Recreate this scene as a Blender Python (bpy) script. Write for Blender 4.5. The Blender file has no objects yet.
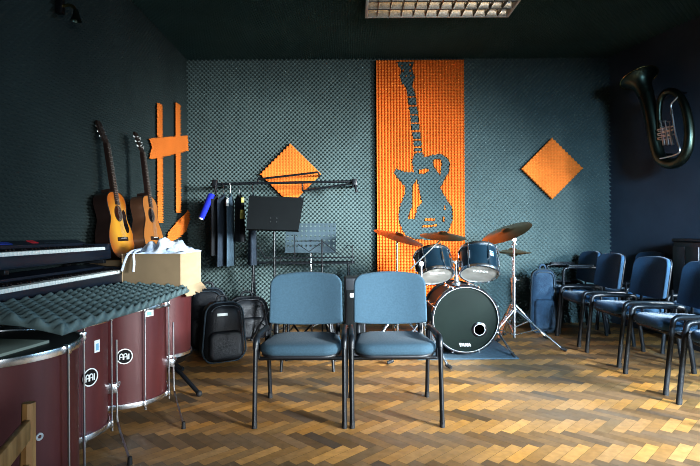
import bpy, bmesh, math, random
import numpy as np
from mathutils import Vector, Matrix, noise
random.seed(7)
PI = math.pi
COL = bpy.context.scene.collection
R = math.radians

# ------------------------------------------------------------------ materials
def mat(name, col, rough=0.6, metal=0.0, var=0.0, vscale=8.0, bump=0.0, bscale=60.0, coat=0.0, col2=None,
        sheen=0.0, stretch=(1, 1, 1), spec=0.5, trans=0.0):
    m = bpy.data.materials.new(name); m.use_nodes = True
    nt = m.node_tree; N = nt.nodes; L = nt.links
    b = N['Principled BSDF']
    b.inputs['Roughness'].default_value = rough
    b.inputs['Metallic'].default_value = metal
    b.inputs['Specular IOR Level'].default_value = spec
    if coat: b.inputs['Coat Weight'].default_value = coat; b.inputs['Coat Roughness'].default_value = 0.12
    if sheen: b.inputs['Sheen Weight'].default_value = sheen; b.inputs['Sheen Roughness'].default_value = 0.4
    if trans: b.inputs['Transmission Weight'].default_value = trans
    tc = N.new('ShaderNodeTexCoord'); mp = N.new('ShaderNodeMapping')
    mp.inputs['Scale'].default_value = stretch
    L.new(tc.outputs['Object'], mp.inputs['Vector'])
    c1 = (*col, 1)
    c2 = (*(col2 if col2 else [min(1, c * (1 - var)) for c in col]), 1)
    nz = N.new('ShaderNodeTexNoise'); nz.inputs['Scale'].default_value = vscale; nz.inputs['Detail'].default_value = 4
    L.new(mp.outputs['Vector'], nz.inputs['Vector'])
    rp = N.new('ShaderNodeValToRGB')
    rp.color_ramp.elements[0].position = 0.35; rp.color_ramp.elements[1].position = 0.68
    rp.color_ramp.elements[0].color = c2; rp.color_ramp.elements[1].color = c1
    L.new(nz.outputs['Fac'], rp.inputs['Fac']); L.new(rp.outputs['Color'], b.inputs['Base Color'])
    if bump:
        n2 = N.new('ShaderNodeTexNoise'); n2.inputs['Scale'].default_value = bscale; n2.inputs['Detail'].default_value = 3
        L.new(mp.outputs['Vector'], n2.inputs['Vector'])
        bp = N.new('ShaderNodeBump'); bp.inputs['Strength'].default_value = bump; bp.inputs['Distance'].default_value = 0.01
        L.new(n2.outputs['Fac'], bp.inputs['Height']); L.new(bp.outputs['Normal'], b.inputs['Normal'])
    return m

M = {}
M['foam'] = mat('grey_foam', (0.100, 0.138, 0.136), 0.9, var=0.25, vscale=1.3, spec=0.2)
M['foam_mid'] = mat('mid_grey_foam', (0.070, 0.105, 0.108), 0.9, var=0.2, vscale=1.3, spec=0.2)
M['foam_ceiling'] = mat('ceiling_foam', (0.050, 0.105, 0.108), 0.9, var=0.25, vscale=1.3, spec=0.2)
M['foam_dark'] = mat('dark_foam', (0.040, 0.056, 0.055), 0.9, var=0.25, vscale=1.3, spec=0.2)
M['foam_loose'] = mat('loose_grey_foam', (0.14, 0.20, 0.205), 0.85, var=0.2, vscale=3, spec=0.25)
M['orange'] = mat('orange_foam', (0.74, 0.205, 0.036), 0.85, var=0.2, vscale=2.5, spec=0.2)
M['navy_wall'] = mat('navy_painted_wall', (0.055, 0.085, 0.125), 0.75, var=0.3, vscale=2, bump=0.15, bscale=25)
M['dark_plain'] = mat('dark_plain', (0.03, 0.035, 0.035), 0.8, var=0.2)
M['fabric'] = mat('blue_grey_fabric', (0.045, 0.083, 0.113), 0.92, var=0.14, vscale=90, bump=0.25, bscale=350, sheen=0.06, spec=0.15)
M['fabric_blue'] = mat('blue_fabric', (0.036, 0.090, 0.165), 0.9, var=0.14, vscale=90, bump=0.25, bscale=350, sheen=0.15, spec=0.2)
M['black_metal'] = mat('black_painted_metal', (0.010, 0.012, 0.015), 0.38, 0.0, var=0.2, spec=0.4)
M['black_plastic'] = mat('black_plastic', (0.014, 0.016, 0.020), 0.45, var=0.2)
M['rubber'] = mat('black_rubber', (0.012, 0.012, 0.013), 0.7, var=0.2)
M['chrome'] = mat('chrome', (0.82, 0.86, 0.90), 0.24, 1.0, var=0.06)
M['steel'] = mat('brushed_steel', (0.62, 0.66, 0.69), 0.28, 1.0, var=0.1)
M['string'] = mat('dull_string', (0.16, 0.14, 0.12), 0.5, 0.6, var=0.1)
M['louvre'] = mat('dark_louvre', (0.20, 0.19, 0.18), 0.35, 0.8, var=0.1)
M['reflector'] = mat('fixture_reflector', (0.78, 0.76, 0.72), 0.22, 1.0, var=0.05)
M['fixture_white'] = mat('fixture_frame', (0.55, 0.58, 0.58), 0.45, 0.0, var=0.1)
M['red_shell'] = mat('wine_red_drum_wrap', (0.095, 0.021, 0.022), 0.45, var=0.22, vscale=3, stretch=(6, 6, 1), coat=0.15)
M['drumhead'] = mat('pale_drumhead', (0.52, 0.55, 0.48), 0.6, var=0.1, vscale=3)
M['navy_shell'] = mat('dark_blue_drum_lacquer', (0.005, 0.014, 0.022), 0.28, var=0.2, coat=0.1, spec=.35)
M['bass_shell'] = mat('bass_shell', (0.008, 0.018, 0.026), 0.5, var=0.2, spec=.2)
M['black_head'] = mat('black_drumhead', (0.006, 0.011, 0.009), 0.55, var=0.3, vscale=3, spec=0.08)
M['grey_head'] = mat('clear_resonant_head', (0.42, 0.40, 0.36), 0.22, var=0.3, vscale=6)
M['bronze'] = mat('cymbal_bronze', (0.50, 0.36, 0.20), 0.30, 1.0, var=0.3, vscale=5)
M['copper'] = mat('cymbal_copper', (0.62, 0.27, 0.12), 0.30, 1.0, var=0.25, vscale=5)
M['brass_dark'] = mat('dark_green_brass', (0.10, 0.135, 0.11), 0.36, 1.0, var=0.35, vscale=6)  # brass tone darkened towards green
M['brass'] = mat('brass', (0.72, 0.55, 0.22), 0.25, 1.0, var=0.2)
M['white'] = mat('white_paint', (0.80, 0.82, 0.80), 0.5, var=0.06)
M['ivory'] = mat('white_key_plastic', (0.80, 0.84, 0.80), 0.3, var=0.05)
M['black_gloss'] = mat('black_gloss', (0.006, 0.006, 0.008), 0.2, var=0.1)
M['keyboard'] = mat('dark_blue_black_plastic', (0.012, 0.020, 0.034), 0.38, var=0.2)
M['blue_mark'] = mat('blue_display', (0.03, 0.08, 0.42), 0.3, var=0.1)
M['red_mark'] = mat('red_panel_mark', (0.65, 0.04, 0.06), 0.4, var=0.1)
M['label_blue'] = mat('pale_blue_print', (0.22, 0.45, 0.62), 0.5, var=0.1)
M['cardboard'] = mat('cardboard', (0.60, 0.44, 0.27), 0.85, var=0.14, vscale=5, stretch=(1, 1, 4))
M['cardboard_dark'] = mat('shadowed_cardboard', (0.20, 0.145, 0.085), 0.85, var=0.2, vscale=5)  # darker cardboard copy, shadow on the box front put into the colour
M['cloth_white'] = mat('white_blue_cloth', (0.78, 0.82, 0.86), 0.8, col2=(0.42, 0.56, 0.76), vscale=9, bump=0.3, bscale=18)
M['wood_chair'] = mat('honey_wood', (0.33, 0.19, 0.075), 0.5, col2=(0.19, 0.10, 0.035), vscale=6, stretch=(6, 6, 0.8))
M['black_cloth'] = mat('black_cloth', (0.010, 0.012, 0.015), 0.9, var=0.3, vscale=20, bump=0.3, bscale=40)
M['navy_cloth'] = mat('navy_cloth', (0.022, 0.036, 0.055), 0.85, var=0.3, vscale=12, bump=0.3, bscale=40)
M['grey_cloth'] = mat('grey_blue_cloth', (0.06, 0.10, 0.135), 0.85, var=0.3, vscale=12, bump=0.3, bscale=40)
M['royal_cloth'] = mat('royal_blue_cloth', (0.012, 0.028, 0.50), 0.8, var=0.2, vscale=12)
M['yellow_cloth'] = mat('pale_yellow_cloth', (0.66, 0.66, 0.20), 0.85, var=0.15, vscale=12)
M['denim'] = mat('denim', (0.036, 0.072, 0.115), 0.9, col2=(0.018, 0.038, 0.066), vscale=15, bump=0.3, bscale=120)
M['bag_black'] = mat('black_nylon', (0.010, 0.013, 0.018), 0.6, var=0.3, vscale=14, bump=0.3, bscale=50)
M['bag_trim'] = mat('grey_blue_piping', (0.022, 0.038, 0.052), 0.6, var=0.2)
M['pale_board'] = mat('pale_green_grey_board', (0.30, 0.33, 0.27), 0.8, var=0.15, vscale=4)
M['dark_head'] = mat('dark_drumhead', (0.03, 0.032, 0.032), 0.5, var=0.3, vscale=3)
M['rug'] = mat('blue_grey_rug', (0.060, 0.10, 0.13), 0.95, var=0.25, vscale=30, bump=0.3, bscale=200)
M['rosewood'] = mat('rosewood', (0.028, 0.016, 0.012), 0.45, var=0.3, vscale=10)
M['dark_mahogany'] = mat('dark_mahogany', (0.020, 0.010, 0.008), 0.35, var=0.3, vscale=6, coat=0.3)
M['mahogany'] = mat('mahogany', (0.085, 0.040, 0.022), 0.4, var=0.3, vscale=6, coat=0.3)
M['cedar'] = mat('orange_cedar', (0.50, 0.19, 0.045), 0.35, var=0.15, vscale=4, stretch=(25, 25, 1), coat=0.3)
M['cabinet'] = mat('dark_cabinet', (0.020, 0.028, 0.040), 0.42, var=0.2)
M['amp_cloth'] = mat('dark_olive_amp_cloth', (0.035, 0.033, 0.026), 0.9, var=0.3, vscale=40)
M['music_desk'] = mat('blue_grey_music_desk', (0.040, 0.066, 0.082), 0.6, var=0.15)
M['music_black'] = mat('matt_black_desk', (0.005, 0.007, 0.008), 0.75, var=0.2, spec=.2)

def sunburst():
    m = bpy.data.materials.new('sunburst_spruce'); m.use_nodes = True
    nt = m.node_tree; N = nt.nodes; L = nt.links; b = N['Principled BSDF']
    b.inputs['Roughness'].default_value = 0.28; b.inputs['Coat Weight'].default_value = 0.4
    tc = N.new('ShaderNodeTexCoord'); mp = N.new('ShaderNodeMapping')
    mp.inputs['Location'].default_value = (0, 0, -0.23 * 4.1); mp.inputs['Scale'].default_value = (5.2, 0, 4.1)
    ln = N.new('ShaderNodeVectorMath'); ln.operation = 'LENGTH'
    rp = N.new('ShaderNodeValToRGB'); e = rp.color_ramp.elements
    e[0].position = 0.35; e[0].color = (0.85, 0.42, 0.045, 1)
    e[1].position = 1.15 if False else 1.0; e[1].color = (0.42, 0.115, 0.012, 1)
    L.new(tc.outputs['Object'], mp.inputs['Vector']); L.new(mp.outputs['Vector'], ln.inputs[0])
    L.new(ln.outputs['Value'], rp.inputs['Fac']); L.new(rp.outputs['Color'], b.inputs['Base Color'])
    return m
M['sunburst'] = sunburst()

def parquet():
    m = bpy.data.materials.new('oak_parquet'); m.use_nodes = True
    nt = m.node_tree; N = nt.nodes; L = nt.links; b = N['Principled BSDF']
    at = N.new('ShaderNodeAttribute'); at.attribute_name = 'plank'
    tc = N.new('ShaderNodeTexCoord')
    nz = N.new('ShaderNodeTexNoise'); nz.inputs['Scale'].default_value = 1.1; nz.inputs['Detail'].default_value = 6
    L.new(tc.outputs['Object'], nz.inputs['Vector'])
    wr = N.new('ShaderNodeValToRGB'); e = wr.color_ramp.elements
    e[0].position = 0.42; e[0].color = (0, 0, 0, 1); e[1].position = 0.72; e[1].color = (1, 1, 1, 1)
    L.new(nz.outputs['Fac'], wr.inputs['Fac'])
    mx = N.new('ShaderNodeMixRGB'); mx.blend_type = 'MIX'
    mx.inputs['Color2'].default_value = (0.19, 0.185, 0.165, 1)
    ml = N.new('ShaderNodeMath'); ml.operation = 'MULTIPLY'; ml.inputs[1].default_value = 0.42
    L.new(wr.outputs['Color'], ml.inputs[0]); L.new(ml.outputs[0], mx.inputs['Fac'])
    L.new(at.outputs['Color'], mx.inputs['Color1'])
    n2 = N.new('ShaderNodeTexNoise'); n2.inputs['Scale'].default_value = 26; n2.inputs['Detail'].default_value = 5
    L.new(tc.outputs['Object'], n2.inputs['Vector'])
    m2 = N.new('ShaderNodeMixRGB'); m2.blend_type = 'MULTIPLY'; m2.inputs['Fac'].default_value = 0.55
    r2 = N.new('ShaderNodeValToRGB'); r2.color_ramp.elements[0].position = 0.3; r2.color_ramp.elements[0].color = (0.5, 0.5, 0.5, 1)
    r2.color_ramp.elements[1].position = 0.65
    L.new(n2.outputs['Fac'], r2.inputs['Fac'])
    L.new(mx.outputs['Color'], m2.inputs['Color1']); L.new(r2.outputs['Color'], m2.inputs['Color2'])
    L.new(m2.outputs['Color'], b.inputs['Base Color'])
    rr = N.new('ShaderNodeMapRange'); rr.inputs['To Min'].default_value = 0.38; rr.inputs['To Max'].default_value = 0.62
    L.new(n2.outputs['Fac'], rr.inputs['Value']); L.new(rr.outputs['Result'], b.inputs['Roughness'])
    bp = N.new('ShaderNodeBump'); bp.inputs['Strength'].default_value = 0.12; bp.inputs['Distance'].default_value = 0.004
    L.new(n2.outputs['Fac'], bp.inputs['Height']); L.new(bp.outputs['Normal'], b.inputs['Normal'])
    return m
M['parquet'] = parquet()

# ------------------------------------------------------------------ mesh helpers
def frame(d, up=(0, 0, 1)):
    d = Vector(d).normalized(); up = Vector(up)
    if abs(d.dot(up)) > 0.97: up = Vector((0, 1, 0)) if abs(d.y) < 0.9 else Vector((1, 0, 0))
    a = up.cross(d).normalized(); b = d.cross(a).normalized()
    return a, b, d

class MB:
    def __init__(s): s.v = []; s.f = []
    def add(s, vs, fs, mtx=None):
        o = len(s.v)
        for p in vs:
            p = Vector(p)
            if mtx is not None: p = mtx @ p
            s.v.append(tuple(p))
        s.f += [tuple(i + o for i in f) for f in fs]
        return s
    def box(s, c, size, rot=None, bevel=0.0, seg=2, mtx=None):
        bm = bmesh.new(); bmesh.ops.create_cube(bm, size=1.0)
        for v in bm.verts: v.co = Vector((v.co.x * size[0], v.co.y * size[1], v.co.z * size[2]))
        if bevel: bmesh.ops.bevel(bm, geom=bm.edges[:], offset=bevel, segments=seg, profile=0.5, affect='EDGES')
        T = Matrix.Translation(c)
        if rot is not None: T = T @ rot.to_4x4()
        if mtx is not None: T = mtx @ T
        bm.verts.index_update()
        s.add([v.co.copy() for v in bm.verts], [[v.index for v in f.verts] for f in bm.faces], T); bm.free()
        return s
    def tube(s, pts, r, n=10, closed=False, mtx=None, flat=None, up=(0, 0, 1)):
        pts = [Vector(p) for p in pts]; k = len(pts)
        rs = r if isinstance(r, (list, tuple)) else [r] * k
        vs, fs = [], []; pa = None
        for i, p in enumerate(pts):
            if closed: d = pts[(i + 1) % k] - pts[i - 1]
            else: d = pts[min(i + 1, k - 1)] - pts[max(i - 1, 0)]
            d.normalize()
            if pa is None: a, b, _ = frame(d, up)
            else:
                a = pa - d * pa.dot(d)
                a = a.normalized() if a.length > 1e-6 else frame(d, up)[0]
                b = d.cross(a)
            pa = a
            for j in range(n):
                t = 2 * PI * j / n
                ra, rb = (rs[i], rs[i]) if flat is None else (rs[i] * flat[0], rs[i] * flat[1])
                vs.append(p + a * (math.cos(t) * ra) + b * (math.sin(t) * rb))
        m = k if closed else k - 1
        for i in range(m):
            for j in range(n):
                i2 = (i + 1) % k
                fs.append((i * n + j, i * n + (j + 1) % n, i2 * n + (j + 1) % n, i2 * n + j))
        if not closed:
            fs.append(tuple(range(n - 1, -1, -1))); fs.append(tuple((k - 1) * n + j for j in range(n)))
        return s.add(vs, fs, mtx)
    def cyl(s, p0, p1, r0, r1=None, n=16, mtx=None):
        return s.tube([p0, p1], [r0, r0 if r1 is None else r1], n, mtx=mtx)
    def lathe(s, prof, n=32, mtx=None, closed=False):
        vs, fs = [], []; k = len(prof)
        for (r, z) in prof:
            for j in range(n):
                t = 2 * PI * j / n; vs.append((r * math.cos(t), r * math.sin(t), z))
        for i in range(k if closed else k - 1):
            i2 = (i + 1) % k
            for j in range(n):
                fs.append((i * n + j, i * n + (j + 1) % n, i2 * n + (j + 1) % n, i2 * n + j))
        if not closed:
            if prof[0][0] > 1e-6: fs.append(tuple(range(n - 1, -1, -1)))
            if prof[-1][0] > 1e-6: fs.append(tuple((k - 1) * n + j for j in range(n)))
        return s.add(vs, fs, mtx)
    def prism(s, poly, z0, z1, mtx=None):
        n = len(poly)
        vs = [(x, y, z0) for x, y in poly] + [(x, y, z1) for x, y in poly]
        fs = [tuple(range(n - 1, -1, -1)), tuple(range(n, 2 * n))]
        fs += [(i, (i + 1) % n, n + (i + 1) % n, n + i) for i in range(n)]
        return s.add(vs, fs, mtx)
    def pad(s, poly, z0, z1, r, mtx=None, warp=None, seg=4, rings=4):
        c = Vector((sum(p[0] for p in poly) / len(poly), sum(p[1] for p in poly) / len(poly)))
        P = [Vector(p) for p in poly]; n = len(P)
        def ring(inset, z, sc=1.0):
            out = []
            for i in range(n):
                d = (P[(i + 1) % n] - P[i - 1]).normalized(); nn = Vector((-d.y, d.x))
                q = P[i] + nn * inset
                q = c + (q - c) * sc
                out.append((q.x, q.y, z))
            return out
        L = []
        for i in range(1, rings): L.append(ring(r, z0, i / rings))
        for i in range(seg + 1):
            a = PI / 2 * i / seg; L.append(ring(r * (1 - math.sin(a)), z0 + r * (1 - math.cos(a))))
        for i in range(seg + 1):
            a = PI / 2 * i / seg; L.append(ring(r * (1 - math.cos(a)), z1 - r + r * math.sin(a)))
        for i in range(rings - 1, 0, -1): L.append(ring(r, z1, i / rings))
        vs = [p for l in L for p in l]; k = len(L)
        fs = [(i * n + j, i * n + (j + 1) % n, (i + 1) * n + (j + 1) % n, (i + 1) * n + j) for i in range(k - 1) for j in range(n)]
        vs.append((c.x, c.y, z0)); vs.append((c.x, c.y, z1)); a, b = len(vs) - 2, len(vs) - 1
        for j in range(n):
            fs.append((a, (j + 1) % n, j)); fs.append((b, (k - 1) * n + j, (k - 1) * n + (j + 1) % n))
        if warp: vs = [warp(*p) for p in vs]
        return s.add(vs, fs, mtx)
    def ball(s, c, r, mtx=None, n=12, sc=(1, 1, 1)):
        prof = [(max(1e-7, r * math.sin(PI * i / n)), -r * math.cos(PI * i / n)) for i in range(n + 1)]
        T = Matrix.Translation(c) @ Matrix.Diagonal((*sc, 1))
        if mtx is not None: T = mtx @ T
        return s.lathe(prof, n * 2, T)
    def build(s, name, m, parent=None, smooth=True, ang=38):
        me = bpy.data.meshes.new(name); me.from_pydata(s.v, [], s.f); me.update()
        bm = bmesh.new(); bm.from_mesh(me)
        bmesh.ops.remove_doubles(bm, verts=bm.verts[:], dist=1e-6)
        bmesh.ops.recalc_face_normals(bm, faces=bm.faces[:]); bm.to_mesh(me); bm.free()
        if smooth:
            me.polygons.foreach_set('use_smooth', [True] * len(me.polygons))
            me.set_sharp_from_angle(angle=R(ang))
        me.materials.append(m)
        o = bpy.data.objects.new(name, me); COL.objects.link(o)
        if parent is not None: o.parent = parent
        return o

def tag(o, label, cat, group=None):
    o['label'] = label; o['category'] = cat
    if group: o['group'] = group
    return o
def thing(name, label, cat, loc=(0, 0, 0), rz=0.0, group=None):
    o = bpy.data.objects.new(name, None); COL.objects.link(o); o.empty_display_size = 0.1
    o.location = loc; o.rotation_euler = (0, 0, rz)
    return tag(o, label, cat, group)
def structure(o): o['kind'] = 'structure'; return o
def dup(o, parent=None):
    c = o.copy(); COL.objects.link(c)
    if parent is not None: c.parent = parent
    for ch in list(o.children): dup(ch, c)
    return c
def place(o, loc, rz, label, group=None):
    o.location = loc; o.rotation_euler = (0, 0, rz); o['label'] = label
    if group: o['group'] = group
def rrect(w, h, r, n=5, cx=0, cy=0, w2=None):
    # rounded rectangle, ccw; w at bottom, w2 at top
    w2 = w if w2 is None else w2; out = []
    for (x, y, a0) in ((w / 2 - r, -h / 2 + r, -90), (w2 / 2 - r, h / 2 - r, 0), (-w2 / 2 + r, h / 2 - r, 90), (-w / 2 + r, -h / 2 + r, 180)):
        for i in range(n + 1):
            a = R(a0 + 90 * i / n); out.append((cx + x + r * math.cos(a), cy + y + r * math.sin(a)))
    return out
def arc(c, r, a0, a1, n, plane='xz'):
    out = []
    for i in range(n + 1):
        a = R(a0 + (a1 - a0) * i / n)
        out.append((c[0] + r * math.cos(a), c[1] + r * math.sin(a)))
    return out
def smooth_path(pts, it=2):
    pts = [Vector(p) for p in pts]
    for _ in range(it):
        q = [pts[0]]
        for a, b in zip(pts, pts[1:]): q += [a * .75 + b * .25, a * .25 + b * .75]
        q.append(pts[-1]); pts = q
    return pts
def at(px, py, d):      # measured photograph point at depth d -> world
    return Vector(((px - 350) / 500 * d, d, 1.05 - (py - 233) / 500 * d))
def text_mb(txt, size, mtx, depth=0.001):
    cu = bpy.data.curves.new('lettering', 'FONT'); cu.body = txt; cu.size = size
    cu.align_x = 'CENTER'; cu.align_y = 'CENTER'; cu.extrude = depth; cu.offset = size * 0.02
    o = bpy.data.objects.new('lettering', cu); COL.objects.link(o)
    dg = bpy.context.evaluated_depsgraph_get(); me = o.evaluated_get(dg).to_mesh()
    mb = MB().add([v.co.copy() for v in me.vertices], [tuple(p.vertices) for p in me.polygons], mtx)
    o.evaluated_get(dg).to_mesh_clear(); bpy.data.objects.remove(o); bpy.data.curves.remove(cu)
    return mb

# ------------------------------------------------------------------ acoustic foam
def pip(px, py, poly):
    inside = np.zeros(px.shape, bool); n = len(poly)
    for i in range(n):
        x1, y1 = poly[i]; x2, y2 = poly[i - 1]
        if y1 == y2: continue
        c = ((y1 > py) != (y2 > py)) & (px < (x2 - x1) * (py - y1) / (y2 - y1) + x1)
        inside ^= c
    return inside
PITCH = 0.0488
def foam(name, m, O, U, V, Nn, w, h, pitch=PITCH, amp=0.015, diag=True, mask=None, skirt=0.0, parent=None, sub=4, shape=None):
    O, U, V, Nn = (np.array(x, float) for x in (O, U, V, Nn))
    q = pitch if diag else pitch / math.sqrt(2)
    s = q / sub; nu = max(2, int(round(w / s))); nv = max(2, int(round(h / s)))
    uu = np.linspace(0, w, nu + 1); vv = np.linspace(0, h, nv + 1)
    gu, gv = np.meshgrid(uu, vv)
    a = 2 * PI * gu / q; b = 2 * PI * gv / q
    z = amp * (np.cos(a) * np.cos(b)) if diag else amp * 0.5 * (np.cos(a) + np.cos(b))
    P = O + gu[..., None] * U + gv[..., None] * V + z[..., None] * Nn
    if shape is not None: P = P + shape(gu, gv)
    P = P.reshape(-1, 3)
    i, j = np.meshgrid(np.arange(nu), np.arange(nv))
    k = j * (nu + 1) + i
    F = np.stack([k, k + 1, k + nu + 2, k + nu + 1], -1)
    if mask is not None:
        cu = (uu[:-1] + uu[1:])[None, :] / 2 + 0 * j; cv = (vv[:-1] + vv[1:])[:, None] / 2 + 0 * j
        F = F[mask(cu, cv)]
    F = F.reshape(-1, 4)
    if skirt:
        from collections import Counter
        E = Counter(); D = {}
        for f in F.tolist():
            for x in range(4):
                e = (f[x], f[(x + 1) % 4]); ke = (min(e), max(e)); E[ke] += 1; D[ke] = e
        V2 = P.tolist(); low = {}; F2 = F.tolist()
        flat = P - z.reshape(-1, 1) * Nn
        def lo(i):
            if i not in low: low[i] = len(V2); V2.append((flat[i] - Nn * skirt).tolist())
            return low[i]
        for ke, c in E.items():
            if c == 1:
                x, y = D[ke]; F2.append([y, x, lo(x), lo(y)])
        verts, faces = V2, F2
    else: verts, faces = P.tolist(), F.tolist()
    me = bpy.data.meshes.new(name); me.from_pydata(verts, [], faces); me.update()
    if mask is not None:
        bm = bmesh.new(); bm.from_mesh(me)
        bmesh.ops.delete(bm, geom=[v for v in bm.verts if not v.link_faces], context='VERTS'); bm.to_mesh(me); bm.free()
    me.polygons.foreach_set('use_smooth', [True] * len(me.polygons))
    me.materials.append(m)
    o = bpy.data.objects.new(name, me); COL.objects.link(o)
    if parent is not None: o.parent = parent
    return o

# ------------------------------------------------------------------ the room
XL, YB, ZC = -1.88, 5.77, 3.07      # left wall, back wall, ceiling
AMP = 0.032
def wall_x_right(y): return 3.0 + 0.25 * (YB - y)
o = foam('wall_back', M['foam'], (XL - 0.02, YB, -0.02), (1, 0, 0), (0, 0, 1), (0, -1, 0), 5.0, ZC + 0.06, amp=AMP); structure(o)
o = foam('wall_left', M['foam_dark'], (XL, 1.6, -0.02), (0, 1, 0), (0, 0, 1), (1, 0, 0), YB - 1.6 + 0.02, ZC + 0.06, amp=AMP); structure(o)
# ceiling: foam over the part in view, plain further forward
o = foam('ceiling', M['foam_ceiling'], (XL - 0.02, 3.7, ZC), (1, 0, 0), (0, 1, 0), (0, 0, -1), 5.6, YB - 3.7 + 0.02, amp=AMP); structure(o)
mb = MB()
mb.box((1.0, 0.8, ZC + 0.03), (7.0, 5.9, 0.06)); o = mb.build('ceiling', M['dark_plain']); structure(o)
mb = MB(); mb.box((XL - 0.05, 0.0, ZC / 2), (0.1, 3.25, ZC)); o = mb.build('wall_left', M['dark_plain']); structure(o)
# right wall, slightly out of square, with a window opening beyond the frame edge
p0 = Vector((wall_x_right(YB) , YB)); p1 = Vector((wall_x_right(1.3), 1.3))
dirw = (p1 - p0).normalized(); nw = Vector((dirw.y, -dirw.x))       # nw points outwards
if nw.x < 0: nw = -nw
WL = (p1 - p0).length
def rw(u, v, t=0.0):
    q = p0 + dirw * u + nw * t; return (q.x, q.y, v)
W0, W1, WZ0, WZ1 = 1.95, 4.2, 0.95, 2.15                             # window span along the wall
mb = MB()
def wslab(u0, u1, v0, v1):
    vs = [rw(u0, v0), rw(u1, v0), rw(u1, v1), rw(u0, v1), rw(u0, v0, .12), rw(u1, v0, .12), rw(u1, v1, .12), rw(u0, v1, .12)]
    mb.add(vs, [(0, 1, 2, 3), (7, 6, 5, 4), (0, 4, 5, 1), (1, 5, 6, 2), (2, 6, 7, 3), (3, 7, 4, 0)])
wslab(-0.05, W0, 0, ZC); wslab(W1, WL, 0, ZC); wslab(W0, W1, 0, WZ0); wslab(W0, W1, WZ1, ZC)
wslab(WL, WL + 2.4, 0, 1.27); wslab(WL, WL + 2.4, 2.5, ZC); wslab(WL + 2.25, WL + 2.4, 1.27, 2.5)  # unseen front section added to block window light from near floor and ceiling
o = mb.build('wall_right', M['navy_wall'], smooth=False); structure(o)
mb = MB()
for u in (W0 + .03, (W0 + W1) / 2, W1 - .03):
    mb.box(rw(u, (WZ0 + WZ1) / 2, .06), (0.05, 0.06, WZ1 - WZ0))
o = mb.build('window_1', M['fixture_white'], smooth=False); structure(o)

# herringbone parquet, one quad per block
W_, L_ = 0.059, 4
verts, faces, cols = [], [], []
c45, s45 = math.cos(R(-45)), math.sin(R(-45))
def plank(x0, y0, x1, y1, kind):
    g = 0.012
    pts = [(x0 + g, y0 + g), (x1 - g, y0 + g), (x1 - g, y1 - g), (x0 + g, y1 - g)]
    q = [((x * c45 - y * s45) * W_, (x * s45 + y * c45) * W_ + 2.6) for x, y in pts]
    cx = sum(p[0] for p in q) / 4; cy = sum(p[1] for p in q) / 4
    if not (-1.98 < cx < 4.4 and -0.9 < cy < 5.9): return
    n = len(verts); verts.extend([(x, y, 0.0) for x, y in q]); faces.append((n, n + 1, n + 2, n + 3))
    r = random.random(); base = [0.44, 0.225, 0.058] if kind else [0.215, 0.118, 0.042]  # sheen difference of the two plank directions painted into the base tones
    k = 0.70 + 0.60 * r; t = random.random()
    c = [base[0] * k, base[1] * k * (0.94 + 0.1 * t), base[2] * k * (0.85 + 0.5 * t)]
    if random.random() < 0.10: c = [c[0] * .62, c[1] * .70, c[2] * .95]
    cols.append(c)
for m_ in range(-12, 13):
    for i in range(-90, 91):
        ox = i + m_ * 8; oy = i
        plank(ox, oy, ox + 4, oy + 1, 0)
        plank(ox, oy + 1, ox + 1, oy + 5, 1)
n = len(verts); verts += [(-2.0, -1.0, -0.002), (4.5, -1.0, -0.002), (4.5, 5.9, -0.002), (-2.0, 5.9, -0.002)]
faces.append((n, n + 1, n + 2, n + 3)); cols.append([0.05, 0.035, 0.02])
n = len(verts); verts += [(-2.0, -1.0, -0.06), (4.5, -1.0, -0.06), (4.5, 5.9, -0.06), (-2.0, 5.9, -0.06)]
faces.append((n + 3, n + 2, n + 1, n)); cols.append([0.05, 0.035, 0.02])
me = bpy.data.meshes.new('floor'); me.from_pydata(verts, [], faces); me.update()
ca = me.color_attributes.new('plank', 'FLOAT_COLOR', 'CORNER')
buf = []
for f, c in zip(faces, cols): buf += [c[0], c[1], c[2], 1.0] * 4
ca.data.foreach_set('color', buf); me.materials.append(M['parquet'])
o = bpy.data.objects.new('floor', me); COL.objects.link(o); structure(o)

# ------------------------------------------------------------------ wall decoration
YW = YB - AMP            # front of the wall foam
def back_uv(px, py):     # photo -> (x,z) on the back wall
    d = 5.74; return ((px - 350) / 500 * d, 1.05 - (py - 233) / 500 * d)
body = [(413.6, 157.6), (412, 161.4), (413, 169), (414, 173), (406.3, 173), (396.6, 169.7), (393.7, 173), (396.6, 177.9), (405.3, 187.5),
        (404.3, 195.2), (399.5, 206.8), (398, 218.4), (401.4, 230), (406, 236), (414, 239.5), (433, 241), (447, 233), (452.2, 220), (451.5, 208),
        (443.5, 196), (440, 188.5), (443, 182.7), (448.8, 172), (449.7, 164.3), (446.8, 158.5), (440, 154.7), (431.4, 156.2), (426.5, 157.6), (422, 157.6),
        (423.5, 157), (422, 151), (414, 151)]
head = [(397.5, 63.6), (414.6, 63.0), (412.5, 70), (415, 78), (413.5, 83), (413, 88), (416.2, 98), (422.5, 153), (414.6, 153), (408, 98), (406.2, 88), (403, 85.5), (400, 78), (402, 72)]
holes = [[(432.3, 163.4), (434.3, 160), (440, 160), (441.6, 164.3), (439.7, 176), (435.6, 171)],
         [(417, 179.8), (419, 192), (421.7, 203), (417, 207.8), (414, 219.4), (407.8, 219.4), (409, 212.6), (411.5, 208.8), (412, 187.5)],
         [(418.8, 171), (427, 169), (428.5, 172), (423, 174.8), (418.8, 174.8)],
         [(424, 219), (434, 219), (434, 221), (424, 221)], [(422, 226), (436, 225), (436, 227), (422, 228)], [(443.5, 206), (445, 206), (445, 211), (443.5, 211)],
         [(442, 217), (443.5, 217), (443.5, 222), (442, 222)]]
for y in (98, 107, 116, 124.5, 132.5, 141, 148.5, 153.5):
    holes.append([(405, y - 0.75), (425, y - 1.6), (425, y + 0.1), (405, y + 0.95)])
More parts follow.
